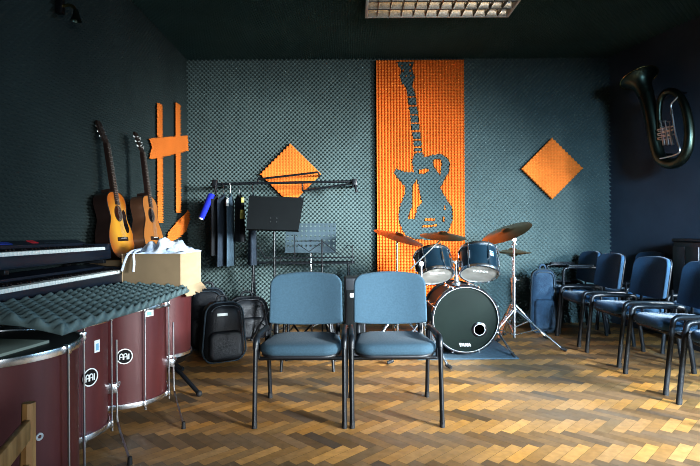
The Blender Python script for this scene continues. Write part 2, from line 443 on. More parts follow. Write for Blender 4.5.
for x, y in ((402.5, 67), (411, 66.5), (404, 72.5), (410.5, 72), (406, 77.5), (411.5, 77)):
    holes.append([(x - .8, y - .8), (x + .8, y - .8), (x + .8, y + .8), (x - .8, y + .8)])
GX0, GZ1 = back_uv(377, 61); GX1, GZ0 = back_uv(464, 300)
conv = lambda P: [(back_uv(*p)[0] - GX0, back_uv(*p)[1] - GZ0) for p in P]
def gmask(u, v):
    m = pip(u, v, conv(body)) | pip(u, v, conv(head))
    for h in holes: m &= ~pip(u, v, conv(h))
    return m
root = thing('foam_mural', 'tall orange foam mural on the back wall with a dark electric guitar silhouette', 'wall decoration', (GX0, YW - 0.034, GZ0))
foam('orange_sheet', M['orange'], (0, 0, 0), (1, 0, 0), (0, 0, 1), (0, -1, 0), GX1 - GX0, GZ1 - GZ0, amp=0.030, diag=False, mask=lambda u, v: ~gmask(u, v), skirt=0.015, parent=root, sub=4)
foam('guitar_silhouette', M['foam_mid'], (0, 0, 0), (1, 0, 0), (0, 0, 1), (0, -1, 0), GX1 - GX0, GZ1 - GZ0, amp=0.030, diag=True, mask=gmask, skirt=0.015, parent=root, sub=4)
def diamond(cx, cy, label):
    x, z = back_uv(cx, cy)
    o = foam('diamond_panel', M['orange'], (-0.25, 0, -0.25), (1, 0, 0), (0, 0, 1), (0, -1, 0), 0.495, 0.495, amp=0.019, diag=True, skirt=0.034)
    o.location = (x, YW - 0.028, z); o.rotation_euler = (0, R(45), 0)
    return tag(o, label, 'wall panel', 'orange diamond panels')
diamond(291.4, 174, 'orange foam diamond on the back wall, partly behind the clothes rail')
diamond(552, 170, 'orange foam diamond alone on the right of the back wall')
# orange note-like sign on the left wall
root = thing('foam_sign', 'orange foam sign of two zigzag strips, a block and a flag on the left wall', 'wall panel', (XL + AMP + 0.012, 0, 0))
kw = dict(amp=0.020, skirt=0.006, parent=root)
def lfoam(name, poly):
    ys = [p[0] for p in poly]; zs = [p[1] for p in poly]; y0, z0 = min(ys), min(zs)
    pl = [(y - y0, z - z0) for y, z in poly]
    foam(name, M['orange'], (0, y0, z0), (0, 1, 0), (0, 0, 1), (1, 0, 0), max(ys) - y0, max(zs) - z0, mask=lambda u, v: pip(u, v, pl), **kw)
lfoam('strip', [(4.79, 1.99), (4.905, 1.99), (4.905, 2.31), (4.79, 2.31)])
lfoam('strip', [(4.79, 1.16), (4.905, 1.16), (4.905, 1.79), (4.79, 1.79)])
lfoam('strip', [(5.30, 2.07), (5.425, 2.10), (5.425, 2.45), (5.30, 2.45)])
lfoam('strip', [(5.30, 1.28), (5.425, 1.28), (5.425, 1.95), (5.30, 1.92)])
lfoam('block', [(4.60, 1.93), (5.66, 2.16), (5.69, 2.0), (4.72, 1.76), (4.60, 1.75), (4.66, 1.86)])
lfoam('flag', [(5.05, 1.06), (5.35, 1.19), (5.70, 1.32), (5.72, 1.20), (5.60, 1.08), (5.30, 1.0), (5.05, 0.95)])

# ------------------------------------------------------------------ ceiling light
root = thing('ceiling_light', 'louvred fluorescent ceiling light with mirror reflectors, switched off', 'ceiling light', (0.785, 4.15, ZC - AMP))
lw, ld, lh = 1.28, 0.62, 0.075
mb = MB()
for s in (-1, 1):
    mb.box((0, s * (ld / 2 - .011), -lh / 2), (lw, 0.022, lh), bevel=.003)
    mb.box((s * (lw / 2 - .011), 0, -lh / 2), (0.022, ld - .044, lh), bevel=.003)
mb.build('frame', M['fixture_white'], root)
mb = MB(); nr = 4
for r_ in range(nr):
    y0 = -ld / 2 + .022 + r_ * (ld - .044) / nr; dy = (ld - .044) / nr
    prof = [(y0 + dy * t, -lh + .068 * math.sin(PI * t) ** .7) for t in np.linspace(0.0, 1.0, 11)]
    vs = [(x, y, z) for x in (-lw / 2 + .02, lw / 2 - .02) for y, z in prof]
    mb.add(vs, [(i, i + 1, 11 + i + 1, 11 + i) for i in range(10)])
mb.build('reflector', M['reflector'], root)
for r_ in range(nr - 1):
    y0 = -ld / 2 + .022 + (r_ + 1) * (ld - .044) / nr
    MB().box((0, y0, -lh + .012), (lw - .044, .006, .024)).build('divider', M['louvre'], root)
for i in range(1, 12):
    MB().box((-lw / 2 + i * lw / 12, 0, -lh + .018), (.004, ld - .05, .034)).build('louvre_blade', M['louvre'], root)

# small fixture of guessed form, made up around a brassy glint; gives no light
root = thing('wall_fixture', 'small dark fixture with a brassy glint high on the left wall', 'fitting', (XL + AMP, 3.17, 2.50))
MB().box((0.02, 0, 0.0), (.04, .05, .10), bevel=.006).build('back_plate', M['black_metal'], root)
MB().tube(smooth_path([(0.03, 0, 0.0), (.09, 0, .01), (.12, 0, -.03)]), .010, 8).build('arm', M['brass'], root)
MB().lathe([(.014, .0), (.018, -.03), (.034, -.07), (.030, -.07), (.012, -.02)], 16, Matrix.Translation((.12, 0, -.025))).build('end_cup', M['brass_dark'], root)

# ------------------------------------------------------------------ tuba on the right wall
d0 = 5.02
c_ = at(667, 124, d0)
tub = thing('tuba', 'dark greenish tuba hanging on the right wall with its bell up', 'tuba', (0, 0, 0))
up_ = Vector((0, 0, 1)); dw = Vector((dirw.x, dirw.y, 0)); nwv = Vector((-nw.x, -nw.y, 0))
ctr = Vector(rw((YB - 5.02) / abs(dirw.y), 1.05 + 109 * d0 / 500)) + nwv * 0.205
def tp(x, y, out=0.0):   # measured point of the instrument -> plane a little in front of the wall
    px, py = 600 + x / 3.33, 41.8 + y / 3.33
    ray = Vector(((px - 350) / 500, 1, -(py - 233) / 500)); cam0 = Vector((0, 0, 1.05))
    q0 = ctr + nwv * out; t = (q0 - cam0).dot(nwv) / ray.dot(nwv)
    return cam0 + ray * t
ax = (tp(128, 122) - tp(160, 200)).normalized()
pb = smooth_path([tp(152, 165), tp(165, 215), tp(176, 270), tp(184, 330), tp(196, 385), tp(216, 408), tp(245, 415), tp(274, 402), tp(294, 368), tp(301, 320), tp(296, 262), tp(282, 208), tp(260, 176), tp(232, 168), tp(208, 184), tp(198, 220), tp(200, 300)], 2)
nb = len(pb); rb_ = [0.072 - 0.048 * (i / (nb - 1)) ** .8 for i in range(nb)]
MB().tube(pb, rb_, 14).build('main_tube', M['brass_dark'], tub)
a, b, d_ = frame(ax)
mt = Matrix((( a.x, b.x, d_.x, 0), (a.y, b.y, d_.y, 0), (a.z, b.z, d_.z, 0), (0, 0, 0, 1)))
base = tp(157, 185); Lb = (tp(131, 128) - base).length
prof = [(.072, 0), (.078, Lb * .35), (.092, Lb * .62), (.122, Lb * .84), (.158, Lb * .96), (.176, Lb), (.174, Lb + .004), (.152, Lb * .955), (.115, Lb * .83), (.080, Lb * .55), (.066, .01)]
MB().lathe(prof, 36, Matrix.Translation(base) @ mt).build('bell', M['brass_dark'], tub)
MB().tube([Vector(p) for p in [(Matrix.Translation(base) @ mt) @ Vector((.176 * math.cos(t), .176 * math.sin(t), Lb)) for t in np.linspace(0, 2 * PI, 33)[:-1]]], .006, 8, closed=True).build('bell_rim', M['brass'], tub)
for k in range(3):
    x = 208 + k * 14
    MB().cyl(tp(x, 290, .03), tp(x + 8, 350, .03), .016, n=14).cyl(tp(x - 3, 272, .03), tp(x, 291, .03), .006, n=8).cyl(tp(x - 4, 269, .03), tp(x - 3, 273, .03), .014, n=12).build('valve', M['steel'], tub)
for k, yy in enumerate((292, 306, 320)):
    MB().tube(smooth_path([tp(248, yy - 6, .03), tp(205, yy + 4, .04), tp(190, yy + 8, .04), tp(205, yy + 14, .04), tp(244, yy + 6, .03)]), .007, 8).build('valve_slide', M['steel'], tub)
MB().tube(smooth_path([tp(240, 236, .05), tp(238, 215, .05), tp(250, 202, .05), tp(262, 190, .03)]), .008, 8).cyl(tp(240, 232, .05), tp(243, 250, .05), .012).build('leadpipe', M['steel'], tub)
MB().tube(smooth_path([tp(243, 245, .05), tp(250, 300, .05), tp(262, 345, .05), tp(270, 372, .05), tp(255, 384, .05), tp(200, 396, .04)]), .010, 8).build('tuning_slide', M['steel'], tub)
for x, y in ((232, 172), (200, 380)):
    MB().cyl(tp(x, y, .0), tp(x, y, .0) - nwv * .20, .010).build('wall_hook', M['black_metal'], tub)

# ------------------------------------------------------------------ chairs
def oval_leg(p0, p1):
    return MB().tube([p0, p1], 0.017, 12, flat=(0.75, 1.0), up=(0, 1, 0))
def make_chair(fab, label, arms=False, group=None):
    root = thing('conference_chair', label, 'chair', group=group)
    outline = rrect(0.445, 0.43, 0.105, 8, 0, -0.02, 0.415)
    # front edge is local -Y: widen it
    outline = [(x * (1.03 - 0.12 * (y + 0.02)), y) for x, y in outline]
    warp = lambda x, y, z: (x, y, z + 0.018 - 0.06 * (y + 0.02) * .5 - (0.10 * max(0, -y - 0.12) ** 2 * 9) + (0.010 * (1 - (x / .22) ** 2) if z > .40 else 0))
    MB().pad(outline, 0.362, 0.418, 0.0275, warp=warp).build('seat', fab, root)
    sh = [(x * .96, y * .96) for x, y in outline]
    MB().pad(sh, 0.350, 0.368, 0.007, warp=warp).build('seat_shell', M['black_plastic'], root)
    # backrest: outline in (x, z), curved and reclined
    w0, w1, h = 0.452, 0.446, 0.325
    pts = []
    bot = [(-w0 / 2 + w0 * i / 10, 0.018 * ((2 * i / 10 - 1) ** 2)) for i in range(11)]
    pts += [(x, z) for x, z in bot[1:-1]]
    pts = [(-w0 / 2 + .004, .020), *pts, (w0 / 2 - .004, .020), (w0 / 2, .032)]
    r = 0.070
    for i in range(9):
        a_ = R(0 + 90 * i / 8); pts.append((w1 / 2 - r + r * math.cos(a_), h - .012 - r + r * math.sin(a_)))
    for i in range(1, 6): 
        x = (w1 / 2 - r) * (1 - 2 * i / 6); pts.append((x, h - .012 + .012 * (1 - (x / (w1 / 2 - r)) ** 2)))
    for i in range(9):
        a_ = R(90 + 90 * i / 8); pts.append((-w1 / 2 + r + r * math.cos(a_), h - .012 - r + r * math.sin(a_)))
    pts.append((-w0 / 2, .032))
    def bw(off):
        def f(x, z, t):      # pad axes: x, height z, thickness t (towards the back)
            y = 0.185 + t + 0.16 * z - 0.9 * x * x + off
            return (x, y, 0.482 + z)
        return f
    MB().pad(pts, -0.036, 0.0, 0.013, warp=bw(0.0)).build('backrest', fab, root)
    MB().pad([(x * .985, .004 + z * .98) for x, z in pts], -0.004, 0.012, 0.006, warp=bw(0.002)).build('back_shell', M['black_plastic'], root)
    for s in (-1, 1):
        x = s * 0.243
        for ya, yb in ((-.250, -.205), (.252, .190)):
            lg = oval_leg((x, ya, 0.018), (x, yb, 0.425)).build('leg', M['black_metal'], root)
            MB().tube([(x, ya, 0.0), (x, ya + (yb - ya) * .08, 0.035)], 0.0185, 12, flat=(.78, 1.0), up=(0, 1, 0)).build('foot_cap', M['rubber'], lg)
        top = smooth_path([(x, -.205, .415), (x, -.196, .470), (x, -.13, .477), (x, .12, .470), (x, .180, .466), (x, .190, .415)], 2)
        MB().tube(top, 0.017, 12, flat=(0.75, 1.0) if False else None).build('side_rail', M['black_metal'], root)
        MB().tube(smooth_path([(s * .195, .02, .352), (s * .195, .15, .350), (s * .195, .205, .372), (s * .192, .208, .56)], 2), 0.0115, 10, flat=(1.2, .7)).build('back_post', M['black_metal'], root)
        MB().cyl((x - s*.006, -s * 0 + (-.12 if True else 0), .345), (s * .10, -.12, .352), .009).build('seat_bracket', M['black_metal'], root)
        if arms:
            arm = smooth_path([(x, -.20, .44), (x, -.205, .62), (x, -.17, .655), (x, .12, .650), (x, .205, .64), (x, .215, .52)], 2)
            MB().tube(arm, 0.014, 10).build('arm_frame', M['black_metal'], root)
            MB().box((x, -.03, .668), (.05, .26, .025), bevel=.010, seg=3).build('armrest', M['black_plastic'], root)
    for y in (-.12, .12):
        MB().cyl((-.243, y, .343), (.243, y, .343), .010).build('crossbar', M['black_metal'], root)
        for s in (-1, 1): MB().cyl((s * .243, y, .343), (s * .243, y, .468), .010).build('side_strut', M['black_metal'], root)
    return root
ch = make_chair(M['fabric'], 'blue grey upholstered chair in the foreground, left of the pair', group='foreground chairs')
place(ch, (-0.276, 2.945, 0), R(-.6), 'blue grey upholstered chair in the foreground, left of the pair')
c2 = dup(ch); place(c2, (0.246, 2.945, 0), R(.6), 'blue grey upholstered chair in the foreground, right of the pair, before the drum kit')
rowg = 'chairs of the row on the right'
c3 = make_chair(M['fabric_blue'], 'x', group=rowg)
place(c3, (2.29, 4.80, 0), R(-90), 'blue chair of the right row second from the back wall, beside the armchair', rowg)
c4 = dup(c3); place(c4, (2.27, 4.11, 0), R(-88), 'blue chair in the middle of the right row, third from the back wall', rowg)
c5 = dup(c3); place(c5, (2.25, 3.44, 0), R(-91), 'blue chair of the right row whose backrest the photo edge cuts through', rowg)
c6 = dup(c3); place(c6, (2.24, 2.79, 0), R(-89), 'nearest blue chair of the right row, its seat just inside the photo edge', rowg)
c0 = make_chair(M['fabric_blue'], 'x', arms=True, group=rowg)
place(c0, (2.40, 5.37, 0), R(-92), 'dark chair with armrests in the back corner beside the denim bag', rowg)
c7 = dup(c3); place(c7, (2.88, 5.10, 0), R(-90), 'blue chair behind the right row under the tuba, only its backrest top showing', 'second row of chairs')
c8 = dup(c3); place(c8, (2.93, 4.05, 0), R(-88), 'blue chair behind the right row, its seat showing between two backrests', 'second row of chairs')

for q in (c3, c4, c5, c6, c7, c8, c0): q.scale = (1.0, 1.0, 1.045)
for q, dx in ((c3, .04), (c4, .04), (c5, .02)): q.location.x += dx
# dark cabinet at the right edge behind the chairs
root = thing('cabinet', 'dark cabinet with a bluish top at the right edge behind the chairs', 'cabinet', (3.135, 4.50, 0), 0)
MB().box((0, 0, .475), (.22, .36, .95), bevel=.006).build('body', M['cabinet'], root)
MB().box((0, 0, .965), (.24, .39, .03), bevel=.010, seg=3).build('top', M['cabinet'], root)
for s in (-1, 1):
    dr = MB().box((-.115, s * .088, .49), (.016, .168, .84), bevel=.004).build('door', M['cabinet'], root)
    MB().cyl((-.127, s * .03, .52), (-.127, s * .03, .62), .006).build('handle', M['steel'], dr)

# denim bag
def backpack(name, label, cat, loc, rz, w, dpt, h, mm, trim, lean=0.0):
    root = thing(name, label, cat, loc, rz)
    Rx = Matrix.Rotation(lean, 4, 'X')
    out = rrect(w, h, min(w, h) * .30, 6, 0, h / 2, w * .86)
    def wp(x, z, t):
        k = 1 + 0.05 * noise.noise(Vector((x * 9 + loc[0] * 7, z * 9, t * 9)))
        return Rx @ Vector((x * k, t * k, z))
    MB().pad(out, -dpt / 2, dpt / 2, dpt * .38, warp=wp, seg=5).build('body', mm, root)
    po = rrect(w * .76, h * .48, w * .16, 6, 0, h * .30)
    MB().pad(po, -dpt / 2 - .035, -dpt / 2 + .03, .028, warp=wp).build('front_pocket', mm, root)
    ring = [wp(x * 1.0, z, -dpt * .30) for x, z in out]
    MB().tube(ring, .0075, 6, closed=True).build('piping', trim, root)
    zp = [wp(x * .80, h / 2 + (z - h / 2) * .80 + h * .06, -dpt / 2 - .004) for x, z in out[5:19]]
    MB().tube(zp, .005, 6).build('zip', trim, root)
    hd = smooth_path([wp(-w * .12, h * .96, 0), wp(-w * .10, h + .045, 0), wp(w * .10, h + .045, 0), wp(w * .12, h * .96, 0)])
    MB().tube(hd, .011, 8).build('carry_handle', mm, root)
    for s in (-1, 1):
        st = smooth_path([wp(s * w * .22, h * .92, dpt * .46), wp(s * w * .26, h * .75, dpt * .62), wp(s * w * .27, h * .40, dpt * .62), wp(s * w * .25, h * .10, dpt * .47)])
        MB().tube(st, .016, 8).build('shoulder_strap', mm, root)
    return root
bp = backpack('denim_bag', 'blue denim bag standing upright on the floor by the back wall, left of the armchair', 'bag', (2.01, 5.23, 0.0), R(-4), .27, .13, .66, M['denim'], M['bag_trim'])

# black bags on the left
bp = backpack('backpack', 'black backpack with grey piping on the floor below the hanging clothes', 'bag', (-1.07, 4.16, 0.0), R(28), .36, .26, .49, M['bag_black'], M['bag_trim'])
MB().box((-.03, -.142, .40), (.085, .006, .022), Matrix.Rotation(R(-8), 3, 'X'), bevel=.002).build('name_patch', M['white'], bp)
backpack('gig_bag', 'black gig bag behind the backpack, against the red drum', 'bag', (-1.30, 4.58, 0.0), R(10), .36, .22, .56, M['bag_black'], M['bag_trim'])
backpack('duffel_bag', 'black soft bag slumped by the back wall, right of the backpack', 'bag', (-1.05, 5.05, 0.0), R(20), .46, .30, .42, M['bag_black'], M['bag_black'])

# ------------------------------------------------------------------ surdo drums
def surdo(label, cx, cy, r, z0, z1, rod0, emblem=None, paper=None, vent=None, legs=((80, .10),), nrods=8, head_pale=True, name='surdo_drum', group='wine red surdo drums'):
    root = thing(name, label, 'drum', (cx, cy, 0), math.atan2(-cy, -cx), group=group)   # local +X looks at the camera position
    h = z1 - z0
    prof = [(r, z0 + .012), (r, z1 - .012), (r - .012, z1 - .012), (r - .012, z0 + .012)]
    MB().lathe(prof, 56, closed=True).build('shell', M['red_shell'], root, ang=30)
    for zz in (z0, z1 - .026):
        MB().lathe([(r + .004, zz), (r + .015, zz), (r + .017, zz + .013), (r + .015, zz + .026), (r + .004, zz + .026), (r + .002, zz + .013)], 56, closed=True).build('hoop', M['chrome'], root)
    MB().lathe([(1e-6, z1 - .012), (r - .004, z1 - .012), (r + .004, z1 - .006)], 48).build('drumhead', M['drumhead'] if head_pale else M['dark_head'], root)
    pol = lambda f, rr, z: (rr * math.cos(R(f)), rr * math.sin(R(f)), z)
    for k in range(nrods):
        f = rod0 + 360 / nrods * k
        rod = MB().cyl(pol(f, r + .023, z0 - .004), pol(f, r + .023, z1 + .004), .0042, n=8).build('tension_rod', M['steel'], root)
        for zz in (z0 + .012, z1 - .012):
            mb = MB().box(pol(f, r + .018, zz), (.026, .020, .034), Matrix.Rotation(R(f), 3, 'Z'), bevel=.004)
            if zz < .4: mb.cyl(pol(f, r + .023, z0 - .022), pol(f, r + .023, z0 + .01), .007, n=8)
            mb.build('rod_claw', M['chrome'], rod)
    for f, outw in legs:
        if isinstance(outw, tuple):
            a0_ = math.atan2(-cy, -cx); dx_, dy_ = outw[0] - cx, outw[1] - cy
            fx, fy = dx_ * math.cos(-a0_) - dy_ * math.sin(-a0_), dx_ * math.sin(-a0_) + dy_ * math.cos(-a0_)
        else: fx, fy, _z = pol(f, r + outw, 0)
        lg = MB().tube(smooth_path([pol(f, r + .040, z0 + .42), pol(f, r + .040, z0 + .05), pol(f, r + .045, z0 - .01), (fx, fy, 0.02)], 1), .0055, 8).build('leg', M['steel'], root)
        MB().cyl((fx, fy, 0.0), (fx, fy, .036), .012, .009, n=10).build('rubber_foot', M['rubber'], lg)
        rz_ = Matrix.Rotation(R(f), 3, 'Z')
        MB().box(pol(f, r + .018, z0 + .18), (.05, .035, .05), rz_, bevel=.006).cyl(pol(f - 1, r + .04, z0 + .18), pol(f - 9, r + .045, z0 + .18), .006).cyl(pol(f + 3, r + .04, z0 + .18), pol(f + 12, r + .052, z0 + .185), .011).build('leg_bracket', M['chrome'], lg)
    def onshell(f, z, lift):      # frame on the shell: x along tangent, y up, z out
        n_ = Vector((math.cos(R(f)), math.sin(R(f)), 0)); t_ = Vector((-math.sin(R(f)), math.cos(R(f)), 0))
        p = n_ * (r + lift)
        return Matrix(((t_.x, 0, n_.x, p.x), (t_.y, 0, n_.y, p.y), (0, 1, 0, z), (0, 0, 0, 1)))
    if emblem:
        f, z = emblem; T = onshell(f, z, .0015)
        em = MB().lathe([(1e-6, .002), (.042, .002), (.042, -.004)], 32, T).build('emblem', M['black_gloss'], root)
        mb = MB().lathe([(.0365, .002), (.042, .002), (.042, .0045), (.0365, .0045)], 32, T, closed=True)
        def bar(x0, y0, x1, y1, w=.0065): mb.tube([(x0, y0, .0035), (x1, y1, .0035)], w / 2, 6, mtx=T)
        for x in (-.016, .004):       # two arched letters
            mb.tube([(x - .0085, -.017, .0035), (x - .0085, .004, .0035), (x - .006, .012, .0035), (x, .015, .0035), (x + .006, .012, .0035), (x + .0085, .004, .0035), (x + .0085, -.017, .0035)], .0031, 6, mtx=T)
            bar(x - .008, -.003, x + .008, -.003, .005)
        bar(.021, -.017, .021, .013)
        mb.build('emblem_letters', M['white'], em)
    if paper:
        f, z, w, hh = paper; T = onshell(f, z, .0012)
        lb = MB().box((0, 0, 0), (w, hh, .002), mtx=T).build('paper_label', M['white'], root)
        MB().box((0, -hh * .06, .0012), (w * .55, hh * .55, .001), mtx=T).build('label_print', M['label_blue'], lb)
    if vent:
        f, z = vent; T = onshell(f, z, .0)
        MB().lathe([(.006, 0), (.013, 0), (.013, .004), (.006, .004)], 24, T, closed=True).build('vent_ring', M['steel'], root)
    return root
surdo('large wine red surdo nearest the camera, cut by the left photo edge', -1.32, 1.81, .295, .08, .655, 48 - 45, None, None, (29, .37), legs=((140, .12), (220, .12), (340, .12)), head_pale=False)
surdo('wine red surdo in the middle of three, between the near surdo and the far surdo', -1.433, 2.42, .232, .10, .650, 27, (37, .385), (48, .52, .035, .058), None, legs=((80, (-1.01, 2.28)), (205, .10), (320, .10)))
surdo('farthest of the three wine red surdos, its round emblem left of a tension rod', -1.33, 2.94, .232, .10, .650, 24, (0, .385), (33, .605, .055, .035), None, legs=((80, (-.905, 2.70)), (205, .10), (320, .10)))
bo = MB().box((0, 0, .006), (.27, .30, .012), bevel=.002).build('board', M['pale_board'])
bo.location = (-1.275, 1.73, .6475); bo.rotation_euler = (0, 0, R(-9)); tag(bo, 'pale greenish flat board lying on the skin of the nearest surdo', 'board')
# small red drum on a black stand behind them
root = thing('tom_drum', 'small plain red drum under the cardboard box, on a black stand', 'drum', (-1.305, 3.43, 0))
MB().lathe([(.187, .245), (.197, .255), (.206, .665), (.196, .67), (.18, .67)], 48).build('shell', M['red_shell'], root, ang=30)
MB().lathe([(.187, .236), (.205, .236), (.205, .258), (.187, .258)], 48, closed=True).build('hoop', M['chrome'], root)
MB().lathe([(1e-6, .674), (.205, .674), (.207, .668)], 48).build('drumhead', M['drumhead'], root)
root2 = thing('drum_stand', 'black folding stand with splayed legs carrying the small red drum', 'stand', (-1.305, 3.43, 0))
MB().lathe([(.06, .18), (.15, .195), (.205, .232), (.215, .232), (.16, .18), (.06, .16)], 40, closed=True).build('cradle', M['black_plastic'], root2)
MB().cyl((0, 0, .09), (0, 0, .19), .03).build('post', M['black_metal'], root2)
for a_ in (-32, 88, 208):
    dx, dy = math.cos(R(a_)), math.sin(R(a_))
    lg = MB().tube(smooth_path([(dx * .02, dy * .02, .17), (dx * .16, dy * .16, .155), (dx * .38, dy * .38, .022)], 1), .014, 10).build('leg', M['black_metal'], root2)
    MB().ball((dx * .385, dy * .385, .02), .02, n=8).build('rubber_foot', M['rubber'], lg)
# loose foam sheet across the drum tops
FA, FBk = 1.80, 3.24
tilt = math.atan2(.048, .45)
def fshape(gu, gv):
    s = np.zeros(gu.shape + (3,))
    s[..., 2] += 0.008 * np.sin(gu * 3.1 + 0.6) + 0.006 * np.cos(gv * 9 + gu * 4) + 0.030 * np.clip(1 - gu / .45, 0, 1) * np.clip(gv / .2, 0, 1)
    s[..., 0] += 0.012 * np.sin(gu * 4)
    return s
fo = foam('foam_sheet', M['foam_loose'], (-1.035, FA, .702), (0, 1, 0), (-math.cos(tilt), 0, math.sin(tilt)), (math.sin(tilt), 0, math.cos(tilt)), FBk - FA, .445,
          pitch=0.092, amp=0.020, diag=True, skirt=0.026, sub=8, shape=fshape)
bm = bmesh.new(); bm.from_mesh(fo.data)
bd = [e for e in bm.edges if e.is_boundary]
try: bmesh.ops.holes_fill(bm, edges=bd, sides=0)
except Exception: pass
bm.to_mesh(fo.data); bm.free()
tag(fo, 'loose grey egg crate foam sheet lying across the drum tops', 'foam sheet')

# ------------------------------------------------------------------ keyboards on a two tier stand
def keyboard(label, loc, rz, length, depth, h, n_white, back_h, group):
    root = thing('keyboard', label, 'keyboard', loc, rz, group)
    kl = .142; y0 = -depth / 2 + .022
    MB().box((0, 0, h * .30), (length, depth, h * .60), bevel=.010, seg=3).build('body', M['keyboard'], root)
    yb = (y0 + kl + .006 + depth / 2) / 2
    prof = [(y0 + kl + .006, h * .55), (depth / 2, h * .55), (depth / 2, back_h), (depth / 2 - .03, back_h), (y0 + kl + .006, h * 1.06)]
    T = Matrix(((0, 0, 1, -length / 2), (1, 0, 0, 0), (0, 1, 0, 0), (0, 0, 0, 1)))
    pan = MB().prism(prof, 0, length, T).build('control_panel', M['keyboard'], root, smooth=False)
    ew = .035
    for s in (-1, 1):
        MB().box((s * (length / 2 - ew / 2), y0 + kl / 2 - .008, h * .72), (ew, kl + .02, h * .58), bevel=.006).build('end_block', M['keyboard'], root)
    MB().box((0, -depth / 2 + .010, h * .48), (length - 2 * ew, .018, h * .26), bevel=.004).build('front_rail', M['keyboard'], root)
    span = length - 2 * ew - .004; kw_ = span / n_white
    wk = MB().box((0, 0, 0), (kw_ - .0012, kl, .020), bevel=.0015).build('white_key', M['ivory'], root)
    bk = MB().box((0, 0, 0), (kw_ * .50, kl * .60, .012), bevel=.002).build('black_key', M['black_gloss'], root)
    fw = fb = True
    for i in range(n_white):
        o = wk if fw else wk.copy()
        if not fw: COL.objects.link(o); o.parent = root
        fw = False; x = -span / 2 + (i + .5) * kw_; o.location = (x, y0 + kl / 2, h * .60 + .010)
        if i < n_white - 1 and i % 7 in (0, 2, 3, 5, 6):
            b_ = bk if fb else bk.copy()
            if not fb: COL.objects.link(b_); b_.parent = root
            fb = False; b_.location = (x + kw_ / 2, y0 + kl * .70, h * .60 + .025)
    return root, pan, prof
KG = 'stacked keyboards'
k1, pan, _ = keyboard('lower of the two stacked keyboards, white keys just above the foam sheet', (-1.655, 2.765, .735), R(90), 1.32, .30, .095, 52, .115, KG)
k2, pan, pr = keyboard('upper of the two stacked keyboards with red and blue marks on its panel', (-1.70, 2.74, .890), R(90), 1.10, .26, .100, 36, .128, KG)
def panel_mark(x, w, t0, t1, m, name):
    a_ = Vector((0, pr[4][0], pr[4][1])); b_ = Vector((0, pr[3][0], pr[3][1])); d_ = b_ - a_
    nn = Vector((0, -d_.z, d_.y)).normalized()
    q = [a_ + d_ * t0, a_ + d_ * t1]; vs = []
    for lift in (0, .003):
        for p in q:
            for s in (-1, 1): vs.append((x + s * w / 2, p.y + nn.y * lift, p.z + nn.z * lift))
    MB().add(vs, [(4, 5, 7, 6), (0, 1, 5, 4), (2, 6, 7, 3), (0, 4, 6, 2), (1, 3, 7, 5)]).build(name, m, k2, smooth=False)
panel_mark(-.22, .16, .25, .75, M['blue_mark'], 'display')
panel_mark(.06, .055, .35, .95, M['red_mark'], 'red_badge')
for i in range(5): panel_mark(.16 + i * .04, .02, .3, .5, M['bag_trim'], 'button')
root = thing('keyboard_stand', 'black two tier stand holding the stacked keyboards at left', 'stand', (0, 0, 0))
for y in (2.30, 3.22):
    mb = MB().box((-1.66, y, .722), (.30, .035, .024), bevel=.004); mb.build('lower_arm', M['black_metal'], root)
    MB().box((-1.70, y, .877), (.24, .035, .024), bevel=.004).build('upper_arm', M['black_metal'], root)
    MB().box((-1.822, y, .44), (.03, .04, .88), bevel=.004).build('upright', M['black_metal'], root)
    MB().box((-1.765, y, .014), (.15, .04, .028), bevel=.004).build('foot', M['black_metal'], root)

